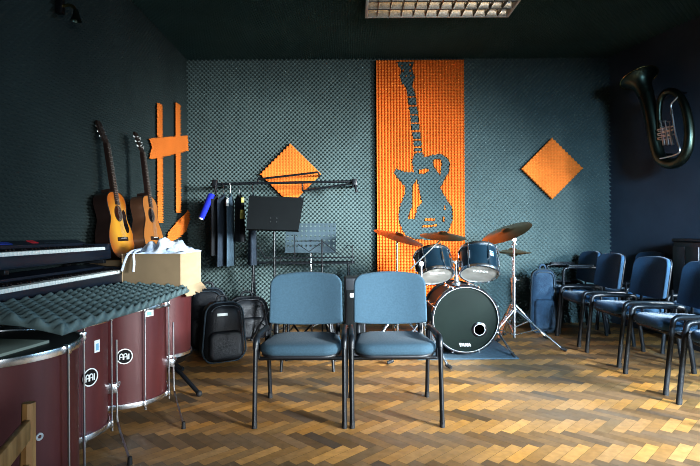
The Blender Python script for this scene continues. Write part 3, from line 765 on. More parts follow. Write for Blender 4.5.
# ------------------------------------------------------------------ acoustic guitars on a speaker cabinet
root = thing('amplifier_cabinet', 'dark speaker cabinet behind the keyboards with two guitars standing on it', 'speaker', (-1.655, 3.92, 0))
MB().box((0, 0, .437), (.34, .86, .866), bevel=.012, seg=3).build('body', M['cardboard_dark'], root)
MB().box((.172, 0, .44), (.012, .78, .78), bevel=.003).build('grille', M['amp_cloth'], root)
MB().box((.0, -.432, .44), (.28, .012, .78), bevel=.003).build('side_panel', M['amp_cloth'], root)
def guitar(label, loc, rz, lean, roll, top, side, has_guard, classical):
    root = thing('acoustic_guitar', label, 'guitar', loc, group='guitars against the left wall')
    root.matrix_world = Matrix.Translation(loc) @ Matrix.Rotation(rz, 4, 'Z') @ Matrix.Rotation(lean, 4, 'X') @ Matrix.Rotation(roll, 4, 'Y')
    half = [(0, 0), (.07, .003), (.13, .022), (.175, .06), (.197, .12), (.195, .17), (.172, .225), (.140, .27), (.126, .305), (.130, .34), (.143, .385), (.145, .42), (.130, .46), (.09, .487), (.04, .496), (0, .496)]
    hp = [(p.x, p.y) for p in smooth_path([(x, z, 0) for x, z in half], 2)]
    out = hp + [(-x, z) for x, z in hp[-2:0:-1]]
    T = Matrix(((1, 0, 0, 0), (0, 0, -1, 0), (0, 1, 0, 0), (0, 0, 0, 1)))     # (x,z,out) : out -> -Y
    MB().prism(out, -.100, -.004, T).build('body', side, root, ang=30)
    inner = [(x * .985, .24 + (z - .24) * .985) for x, z in out]
    MB().prism(inner, -.004, .0, T).build('soundboard', top, root)
    MB().tube([(x, .001, z) for x, z in out], .0035, 6, closed=True).build('binding', M['rosewood'], root)
    MB().lathe([(1e-6, .0008), (.050, .0008), (.050, .0)], 28, Matrix.Translation((0, 0, .335)) @ T).build('soundhole', M['black_gloss'], root)
    MB().lathe([(.051, 0), (.060, 0), (.060, .0015), (.051, .0015)], 28, Matrix.Translation((0, 0, .335)) @ T, closed=True).build('rosette', M['rosewood'], root)
    if has_guard:
        g = [(.052, .31), (.06, .35), (.085, .37), (.115, .34), (.112, .28), (.135, .23), (.12, .19), (.085, .19), (.06, .25)]
        g = [(p.x, p.y) for p in smooth_path([(x, z, 0) for x, z in g + g[:1]], 2)][:-1]
        MB().prism(g, .0, .002, T).build('pickguard', M['black_gloss'], root)
    br = MB().box((0, -.006, .145), (.15, .012, .028), bevel=.004).build('bridge', M['rosewood'], root)
    MB().box((0, -.0135, .150), (.075, .004, .004)).build('saddle', M['white'], br)
    nk = [(-.027, .496), (.027, .496), (.0215, .855), (-.0215, .855)]
    MB().prism(nk, -.022, .0, T).prism([(-.03, .47), (.03, .47), (.028, .52), (-.028, .52)], -.085, -.004, T).build('neck', M['dark_mahogany'], root)
    fb_ = MB().prism([(-.029, .40), (.029, .40), (.0215, .855), (-.0215, .855)], .0, .007, T).build('fretboard', M['rosewood'], root)
    mb = MB()
    for i in range(1, 19):
        z = .150 + .705 * 2 ** (-i / 12.0) if False else .855 - .66 * (1 - 2 ** (-i / 12.0))
        mb.box((0, -.0078, z), (.047, .0022, .0018))
    mb.build('fret', M['steel'], fb_); 
    hd = [(-.022, .855), (.022, .855), (.034, .885), (.037, 1.01), (.02, 1.035), (0, 1.028), (-.02, 1.035), (-.037, 1.01), (-.034, .885)]
    Hh = Matrix.Translation((0, 0, .855)) @ Matrix.Rotation(R(-13), 4, 'X') @ Matrix.Translation((0, 0, -.855))
    hs = MB().prism(hd, -.016, .0, Hh @ T).build('headstock', M['rosewood'], root)
    for s in (-1, 1):
        for z in (.905, .945, .985):
            MB().cyl((s * .03, .010, z), (s * .054, .010, z), .004, n=8, mtx=Hh).ball((s * .058, .010, z), .009, Hh, 6, (.8, .6, 1)).cyl((s * .022, .0, z), (s * .022, -.012, z), .0035, n=8, mtx=Hh).build('tuning_peg', M['white'] if classical else M['chrome'], hs)
    for i in range(6):
        x0 = -.030 + .012 * i; x1 = -.0175 + .007 * i
        MB().tube([(x0, -.016, .150), (x1, -.0105, .857)], .0006, 4).build('string', M['string'], root)
    return root
guitar('sunburst acoustic guitar with a black pickguard leaning on the left wall', (-1.645, 3.66, .872), R(90), R(-8.5), R(0), M['sunburst'], M['dark_mahogany'], True, False)
guitar('orange topped acoustic guitar with brown sides, right of the sunburst one', (-1.56, 4.03, .872), R(90), R(-8), R(3), M['cedar'], M['mahogany'], False, True)

# cardboard box and the crumpled cloth on it
root = thing('cardboard_box', 'tan cardboard box with torn lower flaps, standing on the small red drum', 'box', (-1.31, 3.515, .676), R(0))
bw_, bd_, bh_ = .39, .44, .245
MB().box((bw_ / 2 - .003, 0, bh_ / 2), (.006, bd_, bh_)).build('end_panel', M['cardboard'], root)
MB().box((-bw_ / 2 + .003, 0, bh_ / 2), (.006, bd_, bh_)).build('end_panel', M['cardboard'], root)
MB().box((0, -bd_ / 2 + .003, bh_ / 2), (bw_ - .012, .006, bh_)).build('front_panel', M['cardboard_dark'], root)  # unlit look of this face comes from the darker colour
MB().box((0, bd_ / 2 - .003, bh_ / 2), (bw_ - .012, .006, bh_)).build('back_panel', M['cardboard_dark'], root)
MB().box((0, 0, .004), (bw_ - .012, bd_ - .012, .006)).build('bottom_panel', M['cardboard'], root)
MB().box((0, 0, bh_ - .012), (bw_ - .012, bd_ - .012, .006)).build('lid', M['cardboard'], root)
fl = []
random.seed(5)
for i in range(15):
    t = i / 14; fl.append((t * bd_ * 1.02 - bd_ / 2, -.045 - random.random() * .028))
poly = [(-bd_ / 2, .0)] + fl + [(bd_ / 2, .0)]
T = Matrix(((0, .35, .94, bw_ / 2 + .002), (1, 0, 0, 0), (0, .94, -.35, .012), (0, 0, 0, 1)))
T = Matrix.Translation((bw_ / 2 + .001, 0, .012)) @ Matrix.Rotation(R(-35), 4, 'Y') @ Matrix(((0, 0, 1, 0), (1, 0, 0, 0), (0, 1, 0, 0), (0, 0, 0, 1)))
MB().prism(poly, 0, .005, T).build('torn_flap', M['cardboard'], root)
# cloth heap
N_ = 46; vs = []; fs = []
for j in range(N_ + 1):
    for i in range(N_ + 1):
        u = i / N_ * 2 - 1; v = j / N_ * 2 - 1
        r_ = max(abs(u), abs(v)); 
        q = Vector((u * 3.1, v * 3.1, 0.7))
        rid = abs(noise.noise(q * .7)) * .75 + abs(noise.noise(q * 1.5 + Vector((3, 1, 0)))) * .22
        hgt = (1 - min(1, (u * u + v * v)) ** 1.1)
        z = .004 + hgt * .050 + rid * .085 * (0.25 + hgt)
        x = u * .185 + .012 * noise.noise(q * 1.4 + Vector((9, 0, 0))); y = v * .215 + .02 * noise.noise(q * 1.1 + Vector((0, 5, 0)))
        vs.append((x, y, z))
for j in range(N_):
    for i in range(N_):
        a_ = j * (N_ + 1) + i; fs.append((a_, a_ + 1, a_ + N_ + 2, a_ + N_ + 1))
k = len(vs); vs += [(x, y, .001) for x, y, z in vs]
per = [i for i in range(N_ + 1)] + [j * (N_ + 1) + N_ for j in range(1, N_ + 1)] + [N_ * (N_ + 1) + i for i in range(N_ - 1, -1, -1)] + [j * (N_ + 1) for j in range(N_ - 1, 0, -1)]
for a_, b_ in zip(per, per[1:] + per[:1]): fs.append((a_, b_, b_ + k, a_ + k))
root = thing('cloth_bag', 'crumpled white and blue cloth bag lying on top of the cardboard box', 'bag', (-1.285, 3.50, .676 + .245))
MB().add(vs, fs).build('cloth', M['cloth_white'], root, ang=80)
MB().tube(smooth_path([(-.13, -.10, .03), (-.165, -.225, .015), (-.185, -.245, -.05), (-.20, -.25, -.11)]), .008, 8).build('handle_strap', M['cloth_white'], root)
MB().tube(smooth_path([(-.12, -.12, .03), (-.135, -.23, .012), (-.12, -.245, -.06), (-.125, -.25, -.115)]), .008, 8).build('handle_strap', M['cloth_white'], root)

# ------------------------------------------------------------------ wooden chair corner at bottom left
wc = thing('wooden_chair', 'honey coloured wooden chair at the bottom left corner, only its back corner showing', 'chair', (-.612, 1.20, 0), R(108))
# local: back is towards +Y / posts; built small and plain like a school chair
pw = .030
for sx in (-1, 1):
    MB().tube([(sx * .17, .195, 0), (sx * .17, .190, .36), (sx * .172, .186, .612)], [.017, .018, .014], 8, flat=(1, 1.15)).build('back_post', M['wood_chair'], wc)
    MB().tube([(sx * .165, -.17, 0), (sx * .165, -.165, .322)], [.013, .017], 8).build('leg', M['wood_chair'], wc)
    MB().box((sx * .167, 0, .16), (.018, .33, .022), bevel=.003).build('stretcher', M['wood_chair'], wc)
MB().pad(rrect(.38, .37, .03, 4), .318, .342, .008).build('seat', M['wood_chair'], wc)
MB().box((0, .186, .545), (.32, .016, .055), Matrix.Rotation(R(0), 3, 'X'), bevel=.004).build('top_rail', M['wood_chair'], wc)
MB().box((0, .188, .440), (.32, .016, .035), Matrix.Rotation(R(0), 3, 'X'), bevel=.004).build('back_rail', M['wood_chair'], wc)

# ------------------------------------------------------------------ clothes rail and clothes
RY, RZ = 5.28, 1.575
rail = thing('clothes_rail', 'black metal clothes rail fixed across the back wall below the left diamond', 'clothes rail', (0, 0, 0))
MB().tube([(-1.46, RY, RZ), (.05, RY, RZ + .02)], .014, 10).build('bar', M['black_metal'], rail)
MB().tube([(-.98, RY + .06, RZ + .055), (-.34, RY + .05, RZ + .125)], .011, 8).cyl((-.98, RY + .06, RZ + .055), (-.98, RY, RZ + .01), .009).cyl((-.34, RY + .05, RZ + .125), (-.34, YW + .01, RZ + .13), .009).build('upper_bar', M['black_metal'], rail)
MB().tube([(-.50, RY + .03, RZ - .075), (.04, RY, RZ + .0)], .011, 8).cyl((-.50, RY + .03, RZ - .075), (-.50, RY, RZ + .01), .009).build('brace', M['black_metal'], rail)
for x in (-1.42, .05):
    MB().cyl((x, RY - .02, RZ + .01), (x, YW + .01, RZ + .01), .014).build('wall_arm', M['black_metal'], rail)
    MB().box((x, RY - .01, RZ), (.05, .06, .09), bevel=.008).cyl((x + .01, RY - .04, RZ - .02), (x + .02, RY - .05, RZ - .10), .012).build('clamp', M['black_metal'], rail)
random.seed(11)
def garment(name, label, cat, x, length, hw, th, m, rz=0.0, sleeve=None, patches=(), dy=0.0, hang=M['black_metal'], drop=.0):
    root = thing(name, label, cat, (x, RY + dy, RZ - .014), R(rz), group='clothes on the rail')
    nA = 40; nT = 26; vs = []; fs = []; ph = random.random() * 6
    def ringp(t, a_, grow=0.0):
        w = hw * (0.22 + 0.78 * min(1, (t / .12)) ** .6) * (1 - .10 * math.sin(PI * min(1, t)))
        d_ = th * (0.45 + 0.55 * min(1, t / .15)) * (1 + .25 * t)
        fold = 1 + (.22 * t) * math.sin(5 * a_ + ph) + .10 * t * math.sin(9 * a_ + 2 * ph)
        z = -.075 - drop - length * t - (.06 * abs(math.cos(a_)) * max(0, .12 - t) / .12)
        return ((d_ + grow) * math.sin(a_) * fold, (w + grow) * math.cos(a_), z)
    for j in range(nT + 1):
        for i in range(nA): vs.append(ringp(j / nT, 2 * PI * i / nA))
    for j in range(nT):
        for i in range(nA): fs.append((j * nA + i, j * nA + (i + 1) % nA, (j + 1) * nA + (i + 1) % nA, (j + 1) * nA + i))
    fs.append(tuple(range(nA))); fs.append(tuple(nT * nA + i for i in range(nA)))
    MB().add(vs, fs).build('garment_body', m, root, ang=70)
    MB().tube(smooth_path([(0, 0, -.08 - drop), (0, 0, -.03), (0, .02, -.008), (0, .015, .022), (0, -.012, .026), (0, -.02, .006)]), .004, 6).build('hanger_hook', hang, root)
    if sleeve:
        (sm, pts, r0) = sleeve
        pp = smooth_path(pts, 2); k = len(pp)
        slv = MB().tube(pp, [r0 * (1 - .25 * i / k) for i in range(k)], 12, flat=(1, .7)).build('sleeve', sm, root)
        MB().tube([pp[-1] + (pp[-2] - pp[-1]).normalized() * .012, pp[-1] - (pp[-2] - pp[-1]).normalized() * .004], r0 * .80, 12, flat=(1, .7)).build('cuff', M['white'], slv)
    for (pm, t0, t1, a0, a1, nm) in patches:
        v2 = []; f2 = []; nn = 10
        for j in range(nn + 1):
            for i in range(nn + 1): v2.append(ringp(t0 + (t1 - t0) * j / nn, R(a0 + (a1 - a0) * i / nn), .004))
        for j in range(nn):
            for i in range(nn): f2.append((j * (nn + 1) + i, j * (nn + 1) + i + 1, (j + 1) * (nn + 1) + i + 1, (j + 1) * (nn + 1) + i))
        MB().add(v2, f2).build(nm, pm, root, ang=70)
    return root
garment('jacket', 'dark jacket with a royal blue sleeve at the left end of the rail', 'jacket', -1.42, .66, .19, .026, M['black_cloth'], 3,
        sleeve=(M['royal_cloth'], [(-.015, -.12, -.11), (-.05, -.17, -.22), (-.105, -.185, -.36)], .045))
garment('coat', 'long dark navy coat hanging beside the blue sleeved jacket', 'coat', -1.338, .77, .20, .027, M['navy_cloth'], -3, hang=M['steel'])
garment('coat', 'long grey blue coat with a pale hanger strip in the middle of the rail clothes', 'coat', -1.262, .77, .19, .024, M['grey_cloth'], 2,
        patches=((M['white'], .02, .20, 150, 215, 'pale_lining'),), hang=M['white'])
garment('vest', 'black vest with pale yellow patches hanging on the rail', 'vest', -1.166, .52, .125, .032, M['black_cloth'], 30,
        patches=((M['yellow_cloth'], .10, .22, 150, 205, 'yellow_patch'), (M['yellow_cloth'], .36, .54, 120, 215, 'yellow_patch')))
garment('shirt', 'dark shirt hanging rightmost on the rail, beside the black music stand', 'shirt', -1.03, .76, .19, .034, M['navy_cloth'], 9)

# ------------------------------------------------------------------ music stands
def tripod(root, h, spread, angs, rt=.011, m=None, z_hub=.36):
    m = m or M['black_metal']
    MB().cyl((0, 0, .10), (0, 0, h), rt, rt * .8, 12).build('pole', M['steel'] if m is not M['black_metal'] else m, root)
    MB().cyl((0, 0, z_hub - .03), (0, 0, z_hub + .03), .02, n=14).build('hub', M['black_plastic'], root)
    for a_ in angs:
        dx, dy = math.cos(R(a_)), math.sin(R(a_))
        lg = MB().cyl((dx * .018, dy * .018, z_hub), (dx * spread, dy * spread, .018), .009, n=8).build('leg', m, root)
        MB().cyl((dx * spread * .55, dy * spread * .55, .018 + (z_hub - .018) * .43), (0, 0, .12), .005, n=6).build('strut', m, lg)
        MB().ball((dx * spread, dy * spread, .014), .014, n=6).build('rubber_foot', M['rubber'], lg)
ms = thing('music_stand', 'music stand with a solid black desk in front of the hanging clothes', 'music stand', (-.715, 4.72, 0), R(2), 'music stands')
tripod(ms, 1.10, .30, (-95, 25, 145), .012, z_hub=.40)
T = Matrix.Translation((0, -.01, 1.235)) @ Matrix.Rotation(R(-14), 4, 'X') @ Matrix.Rotation(R(2), 4, 'Y') @ Matrix(((1, 0, 0, 0), (0, 0, -1, 0), (0, 1, 0, 0), (0, 0, 0, 1)))
MB().prism([(-.25, -.165), (.235, -.165), (.275, .17), (-.245, .17)], -.004, .0, T).build('desk', M['music_black'], ms, smooth=False)
MB().box((-.005, -.165, .025), (.49, .005, .055), mtx=T).build('ledge', M['music_black'], ms)
MB().box((0, -.05, -.03), (.06, .10, .05), mtx=T, bevel=.006).build('tilt_head', M['black_plastic'], ms)
for sx in (-1, 1):
    mb = MB()
    for sy in (-1, 1): mb.cyl((sx * .028, -.06 + sy * .018, .0), (sx * .028, -.06 + sy * .018, .004), .0055, n=10, mtx=T)
    mb.build('rivet', M['steel'], ms)
ms2 = thing('music_stand', 'music stand with a blue grey perforated desk, right of the black one', 'music stand', (-.39, 4.95, 0), R(-3), 'music stands')
tripod(ms2, .86, .28, (-80, 40, 160), .010, m=M['steel'], z_hub=.34)
T = Matrix.Translation((.0, 0, 1.0)) @ Matrix.Rotation(R(-12), 4, 'X') @ Matrix(((1, 0, 0, 0), (0, 0, -1, 0), (0, 1, 0, 0), (0, 0, 0, 1)))
# perforated plate: grid of square cells each with an octagonal hole
mb = MB(); nx, ny = 11, 6; W2, H2 = .50, .30; cw, chh = W2 / nx, H2 / ny
for i in range(nx):
    for j in range(ny):
        cx, cy = -W2 / 2 + (i + .5) * cw, -H2 / 2 + (j + .5) * chh
        o8 = [(cx + math.copysign(min(cw / 2, abs(cw / 2 * 1.42 * math.cos(a_))), math.cos(a_)), cy + math.copysign(min(chh / 2, abs(chh / 2 * 1.42 * math.sin(a_))), math.sin(a_))) for a_ in [R(22.5 + 45 * q) for q in range(8)]]
        o8 = []
        for q in range(16):
            a_ = R(22.5 * q); s_ = max(abs(math.cos(a_)), abs(math.sin(a_)))
            o8.append((cx + math.cos(a_) / s_ * cw / 2, cy + math.sin(a_) / s_ * chh / 2))
        hole = (j >= 1 or i not in (0,)) and not (j == 0)
        r_ = .0115 if hole else 0
        if hole:
            i8 = [(cx + r_ * math.cos(R(22.5 * q)), cy + r_ * math.sin(R(22.5 * q))) for q in range(16)]
            for z in (0, .002):
                vs = [(x, y, z) for x, y in o8] + [(x, y, z) for x, y in i8]
                mb.add(vs, [(q, (q + 1) % 16, 16 + (q + 1) % 16, 16 + q) for q in range(16)], T)
        else:
            mb.box((cx, cy, .001), (cw, chh, .002), mtx=T)
mb.build('desk', M['music_desk'], ms2, smooth=False)
MB().box((0, -H2 / 2, .022), (W2, .004, .048), mtx=T).build('ledge', M['music_desk'], ms2)
MB().box((0, -.06, -.02), (.04, .12, .03), mtx=T, bevel=.004).cyl((0, -.03, -.03), (0, -.14, -.03), .01, mtx=T).build('tilt_head', M['black_plastic'], ms2)
ms3 = thing('music_stand', 'folding black wire music stand in front of the perforated one', 'music stand', (-.26, 4.62, 0), R(4), 'music stands')
tripod(ms3, .78, .27, (-70, 50, 170), .008, z_hub=.30)
T = Matrix.Translation((-.12, 0, .90)) @ Matrix.Rotation(R(-10), 4, 'X')
def wire(pts, name='wire', r_=.0045): return MB().tube([T @ Vector(p) for p in pts], r_, 6).build(name, M['black_metal'], ms3)
wire([(-.13, 0, .08), (.12, 0, .08)], 'top_wire'); wire([(-.40, 0, -.075), (.42, 0, -.075)], 'ledge_wire', .006); wire([(-.26, 0, -.13), (.42, 0, -.13)], 'ledge_wire', .006)
wire([(.12, 0, .10), (.12, 0, -.16)], 'centre_wire', .006); wire([(-.13, 0, .14), (-.13, 0, -.10)], 'centre_wire')
wire([(-.10, 0, .05), (.0, 0, -.02), (.11, 0, .06)], 'folding_wire'); wire([(.12, 0, .08), (.28, 0, -.05), (.36, 0, .04), (.40, 0, .02)], 'folding_wire'); wire([(.40, 0, .04), (.40, 0, -.13)], 'end_wire')
wire([(-.26, 0, -.075), (-.26, 0, -.13)], 'end_wire'); wire([(-.40, 0, -.075), (-.46, 0, .03)], 'end_wire')
MB().tube([T @ Vector((.12, .012, -.16)), Vector((0, 0, .76))], .008, 8).build('tilt_head', M['black_plastic'], ms3)

# low black trestle under the clothes
ts = thing('trestle_stand', 'low black metal trestle along the back wall behind the music stands', 'stand', (0, 0, 0))
MB().cyl((-1.12, 5.42, .735), (.05, 5.42, .735), .012).build('top_bar', M['black_metal'], ts)
for x in (-1.05, -.02):
    for s in (-1, 1): MB().cyl((x, 5.42, .735), (x, 5.42 + s * .17, .0), .012).build('leg', M['black_metal'], ts)
    MB().cyl((x, 5.33, .40), (x, 5.51, .40), .008).build('spreader', M['black_metal'], ts)

# black speaker behind and between the foreground chairs
root = thing('floor_speaker', 'black loudspeaker box standing behind the gap between the two foreground chairs', 'speaker', (.035, 4.25, 0), R(3))
MB().box((0, 0, .345), (.17, .22, .67), bevel=.012, seg=3).build('cabinet', M['black_plastic'], root)
MB().box((0, -.112, .32), (.14, .008, .52), bevel=.003).build('grille', M['music_black'], root)
MB().box((-.02, -.118, .535), (.05, .003, .032)).box((-.02, -.1195, .535), (.035, .003, .004)).build('badge', M['white'], root)
for sx in (-1, 1):
    for sy in (-1, 1): MB().cyl((sx * .06, sy * .08, 0), (sx * .06, sy * .08, .012), .012).build('foot', M['rubber'], root)
# folding stool legs below the left chair
root = thing('drum_throne', 'low black stool behind the left foreground chair, only its thin legs showing', 'stool', (-.33, 3.95, 0), R(0))
MB().pad(rrect(.34, .30, .12, 6), .40, .46, .02).build('seat', M['bag_black'], root)
for sx, sy in ((-1, -1), (1, -1), (-1, 1), (1, 1)):
    MB().cyl((sx * .17, sy * .13, .41), (sx * .20 , sy * .16, 0.0), .011, n=8).build('leg', M['black_metal'], root)

# ------------------------------------------------------------------ drum kit
rg = MB().box((.97, 4.56, .006), (.84, .88, .012), bevel=.004).build('drum_rug', M['rug'])
tag(rg, 'blue grey rug under the bass drum', 'rug')
BX, BY, BZ, BR = .966, 4.21, .318, .283
bd = thing('bass_drum', 'dark bass drum facing the room with a black front head and a round port', 'drum', (BX, BY, .012))
BZ -= .012
T = Matrix.Translation((0, 0, BZ)) @ Matrix.Rotation(R(90), 4, 'X')     # local z -> -Y (to the camera)
MB().lathe([(BR - .012, -.03), (BR - .008, -.42), (BR - .022, -.42), (BR - .022, -.03)], 64, T, closed=True).build('shell', M['bass_shell'], bd, ang=30)
for z in (0.0, -.45):
    MB().lathe([(BR - .012, z - .022), (BR + .006, z - .022), (BR + .006, z + .018), (BR + .001, z + .022), (BR - .012, z + .022)], 64, T, closed=True).build('hoop', M['black_gloss'] if z == 0 else M['bass_shell'], bd)
    MB().tube([T @ Vector(((BR - .012) * math.cos(t), (BR - .012) * math.sin(t), z + (.023 if z == 0 else -.023))) for t in np.linspace(0, 2 * PI, 65)[:-1]], .0032, 6, closed=True).build('hoop_ring', M['chrome'], bd)
hdp = MB().lathe([(1e-6, .012), (BR * .6, .010), (BR - .014, .006)], 64, T).build('front_head', M['black_head'], bd)
MB().lathe([(1e-6, -.44), (BR - .014, -.44)], 48, T).build('batter_head', M['drumhead'], bd)
Tp = T @ Matrix.Translation((.115, -.085, .011))
MB().lathe([(1e-6, .002), (.05, .002)], 32, Tp).build('port_hole', mat('port_dark', (.10, .055, .12), .25, .6, var=.8, vscale=30), hdp)
MB().lathe([(.046, .0), (.064, .0), (.062, .008), (.052, .011), (.046, .006)], 36, Tp, closed=True).build('port_ring', M['black_gloss'], hdp)
MB().tube([Tp @ Vector((.046 * math.cos(t), .046 * math.sin(t), .008)) for t in np.linspace(0, 2 * PI, 33)[:-1]], .004, 6, closed=True).build('port_trim', M['chrome'], hdp)
text_mb('TAMA', .036, T @ Matrix.Translation((-.005, -.215, .0085))).build('logo', M['white'], hdp, smooth=False)
for k in range(8):
    a_ = R(22.5 + 45 * k)
    p = lambda rr, z: T @ Vector((rr * math.cos(a_), rr * math.sin(a_), z))
    rod = MB().cyl(p(BR + .012, .03), p(BR + .012, -.47), .0035, n=6).build('tension_rod', M['chrome'], bd)
    for z in (.0, -.45): MB().tube([p(BR - .008, z + (.026 if z == 0 else -.026)), p(BR + .010, z + (.026 if z == 0 else -.026)), p(BR + .014, z)], .006, 6).build('claw', M['chrome'], rod)
    for z in (-.13, -.32): MB().cyl(p(BR - .012, z - .03), p(BR - .012, z + .03), .013, n=8).cyl(p(BR - .01, z), p(BR + .012, z), .006, n=6).build('lug', M['chrome'], rod)
for s in (-1, 1):
    a0 = (s * (BR - .02), .13, BZ - .06)
    sp = MB().cyl(a0, (s * (BR + .11), -.05, .004), .009, n=8).cyl((s * (BR - .02), .13, BZ - .03), (s * (BR - .02), .13, BZ - .10), .016).build('spur', M['chrome'], bd)
    MB().cyl((s * (BR + .100), -.036, .028), (s * (BR + .114), -.055, .0), .014, .011, n=8).build('rubber_foot', M['rubber'], sp)
# tom holder on the drum shell
MB().cyl((-.03, .20, BZ + BR - .015), (-.03, .20, BZ + BR + .20), .015, n=14).lathe([(.04, 0), (.04, .02), (.022, .035), (.022, .07)], 18, Matrix.Translation((-.03, .20, BZ + BR - .014))).build('tom_holder', M['chrome'], bd)
MB().tube(smooth_path([(-.03, .20, BZ + BR + .17), (-.07, .20, BZ + BR + .20), (-.115, .20, BZ + BR + .165)], 1), .011, 8).build('holder_arm', M['chrome'], bd)
MB().tube(smooth_path([(-.03, .20, BZ + BR + .17), (.01, .20, BZ + BR + .20), (.055, .20, BZ + BR + .19)], 1), .011, 8).build('holder_arm', M['chrome'], bd)
def tom(label, c, r, h, tilt, yaw, rollz=0.0, logo=True):
    root = thing('rack_tom', label, 'drum', c, group='rack toms')
    root.rotation_euler = (tilt, rollz, yaw)
    MB().lathe([(r - .010, -h / 2 + .01), (r - .004, -h / 2 + .012), (r - .004, h / 2 - .012), (r - .010, h / 2 - .01)], 44).build('shell', M['navy_shell'], root, ang=30)
    for z in (-h / 2, h / 2 - .024):
        MB().lathe([(r - .006, z), (r + .008, z), (r + .010, z + .012), (r + .008, z + .024), (r - .006, z + .024)], 44, closed=True).build('hoop', M['chrome'], root)
    MB().lathe([(1e-6, -h / 2 + .006), (r - .004, -h / 2 + .006)], 40).build('bottom_head', M['grey_head'], root)
    MB().lathe([(1e-6, h / 2 - .006), (r - .004, h / 2 - .006)], 40).build('top_head', M['drumhead'], root)
    for k in range(6):
        a_ = R(30 + 60 * k - 100); ca, sa = math.cos(a_), math.sin(a_)
        lug = MB().cyl((ca * (r + .004), sa * (r + .004), -.04), (ca * (r + .004), sa * (r + .004), .04), .010, n=8).build('lug', M['chrome'], root)
        MB().cyl((ca * (r + .011), sa * (r + .011), -h / 2 - .004), (ca * (r + .011), sa * (r + .011), h / 2 + .012), .0035, n=6).build('tension_rod', M['chrome'], lug)
    if logo:
        a_ = R(-62); Tl = Matrix.Rotation(a_ + PI / 2, 4, 'Z') @ Matrix.Translation((0, -r + .001, .02)) @ Matrix.Rotation(R(90), 4, 'X')
        bdg = MB().box((0, 0, .002), (.052, .046, .004), mtx=Tl, bevel=.0015).build('badge', M['label_blue'], root)
        text_mb('TAMA', .016, Tl @ Matrix.Translation((0, .008, .005)), .0006).build('badge_lettering', M['black_gloss'], bdg, smooth=False)
        MB().box((0, -.010, .0045), (.034, .004, .001), mtx=Tl).build('badge_line', M['black_gloss'], bdg)
    Tb = Matrix.Translation((0, 0, -h / 2 + .0045)) @ Matrix.Rotation(R(180), 4, 'X')
    text_mb('TAMA', .05, Tb @ Matrix.Translation((.0, .05, .0)), .0006).build('head_lettering', M['white'], root, smooth=False)
    return root
tom('left rack tom above the bass drum, dark blue with chrome hoops', (.735, 4.40, .765), .152, .235, R(-33), R(4), R(-3), logo=False)
tom('right rack tom above the bass drum, dark blue with a square badge', (1.13, 4.40, .785), .163, .240, R(-31), R(-4), R(4))

def cymbal(label, c, r, tx, ty, m, name='cymbal', bow=.022):
    prof = [(.006, .030), (.018, .030), (.034, .024), (.046, .012), (r * .45, bow * .55 - .004), (r * .8, bow * .12 - .010), (r, -.016), (r - .001, -.0175), (r * .8, bow * .12 - .0115), (r * .45, bow * .55 - .0055), (.046, .0105), (.034, .0225), (.018, .0285), (.006, .0285)]
    o = MB().lathe(prof, 56, closed=True).build(name, m, ang=50)
    o.location = c; o.rotation_euler = (tx, ty, 0)
    return tag(o, label, 'cymbal', 'cymbals of the drum kit')
def cym_stand(label, base, pole_h, angs, spread, boom=None, tip=None, z_hub=.33, name='cymbal_stand'):
    root = thing(name, label, 'stand', base, group='cymbal stands')
    MB().cyl((0, 0, .07), (0, 0, pole_h * .62), .0135, n=12).build('lower_tube', M['chrome'], root)
    MB().cyl((0, 0, pole_h * .60), (0, 0, pole_h), .0095, n=12).build('upper_tube', M['chrome'], root)
    MB().cyl((0, 0, pole_h * .60), (0, 0, pole_h * .645), .021, n=12).cyl((0, 0, pole_h * .62), (.045, -.015, pole_h * .62), .006, n=8).build('height_clamp', M['chrome'], root)
    MB().cyl((0, 0, z_hub - .025), (0, 0, z_hub + .025), .022, n=12).cyl((0, 0, z_hub), (.03, -.03, z_hub), .006, n=8).build('hub', M['chrome'], root)
    for a_ in angs:
        dx, dy = math.cos(R(a_)), math.sin(R(a_)); tx_, ty_ = -dy, dx
        mb = MB()
        for s in (-1, 1):
            mb.tube([(dx * .02 + tx_ * s * .012, dy * .02 + ty_ * s * .012, z_hub), (dx * spread + tx_ * s * .006, dy * spread + ty_ * s * .006, .022)], .0065, 8)
        lg = mb.build('leg', M['chrome'], root)
        MB().cyl((dx * spread * .52, dy * spread * .52, .022 + (z_hub - .022) * .49), (dx * .012, dy * .012, .10), .006, n=8).build('strut', M['chrome'], lg)
        MB().tube([(dx * (spread - .02), dy * (spread - .02), .030), (dx * (spread + .03), dy * (spread + .03), .014)], .014, 8).build('rubber_foot', M['rubber'], lg)
    if boom:
        p0_, p1_ = boom
        MB().tube([p0_, p1_], .0075, 8).build('boom_arm', M['chrome'], root)
        MB().cyl((0, -.014, pole_h), (0, .014, pole_h), .019, n=12).build('tilter', M['chrome'], root)
    if tip:
        MB().cyl(tip, (tip[0], tip[1], tip[2] + .05), .005, n=8).ball((tip[0], tip[1], tip[2] + .048), .012, n=6).cyl((tip[0], tip[1], tip[2] - .01), (tip[0], tip[1], tip[2] + .012), .014, n=10).build('wing_nut', M['black_plastic'], root)
    return root
# left crash: straight stand behind the right chair
cym_stand('left cymbal stand with splayed chrome legs, behind the right foreground chair', (.423, 4.50, 0), 1.015, (-25, 95, 215), .34, tip=(0, 0, 1.0))
cymbal('copper coloured cymbal leftmost in the drum kit, tilted down to the right', (.440, 4.50, 1.02), .232, R(9), R(17), M['copper'])
# middle crash on a boom
cym_stand('cymbal boom stand left of the bass drum with its arm crossing the left tom', (.575, 4.04, .0), .80, (-48, 72, 192), .26, boom=((-.09, .0, .755), (.18, .065, 1.0)), tip=(.19, .068, .995))
cymbal('bronze cymbal in the middle, level above the left tom', (.765, 4.11, 1.03), .190, R(10), R(3), M['bronze'])
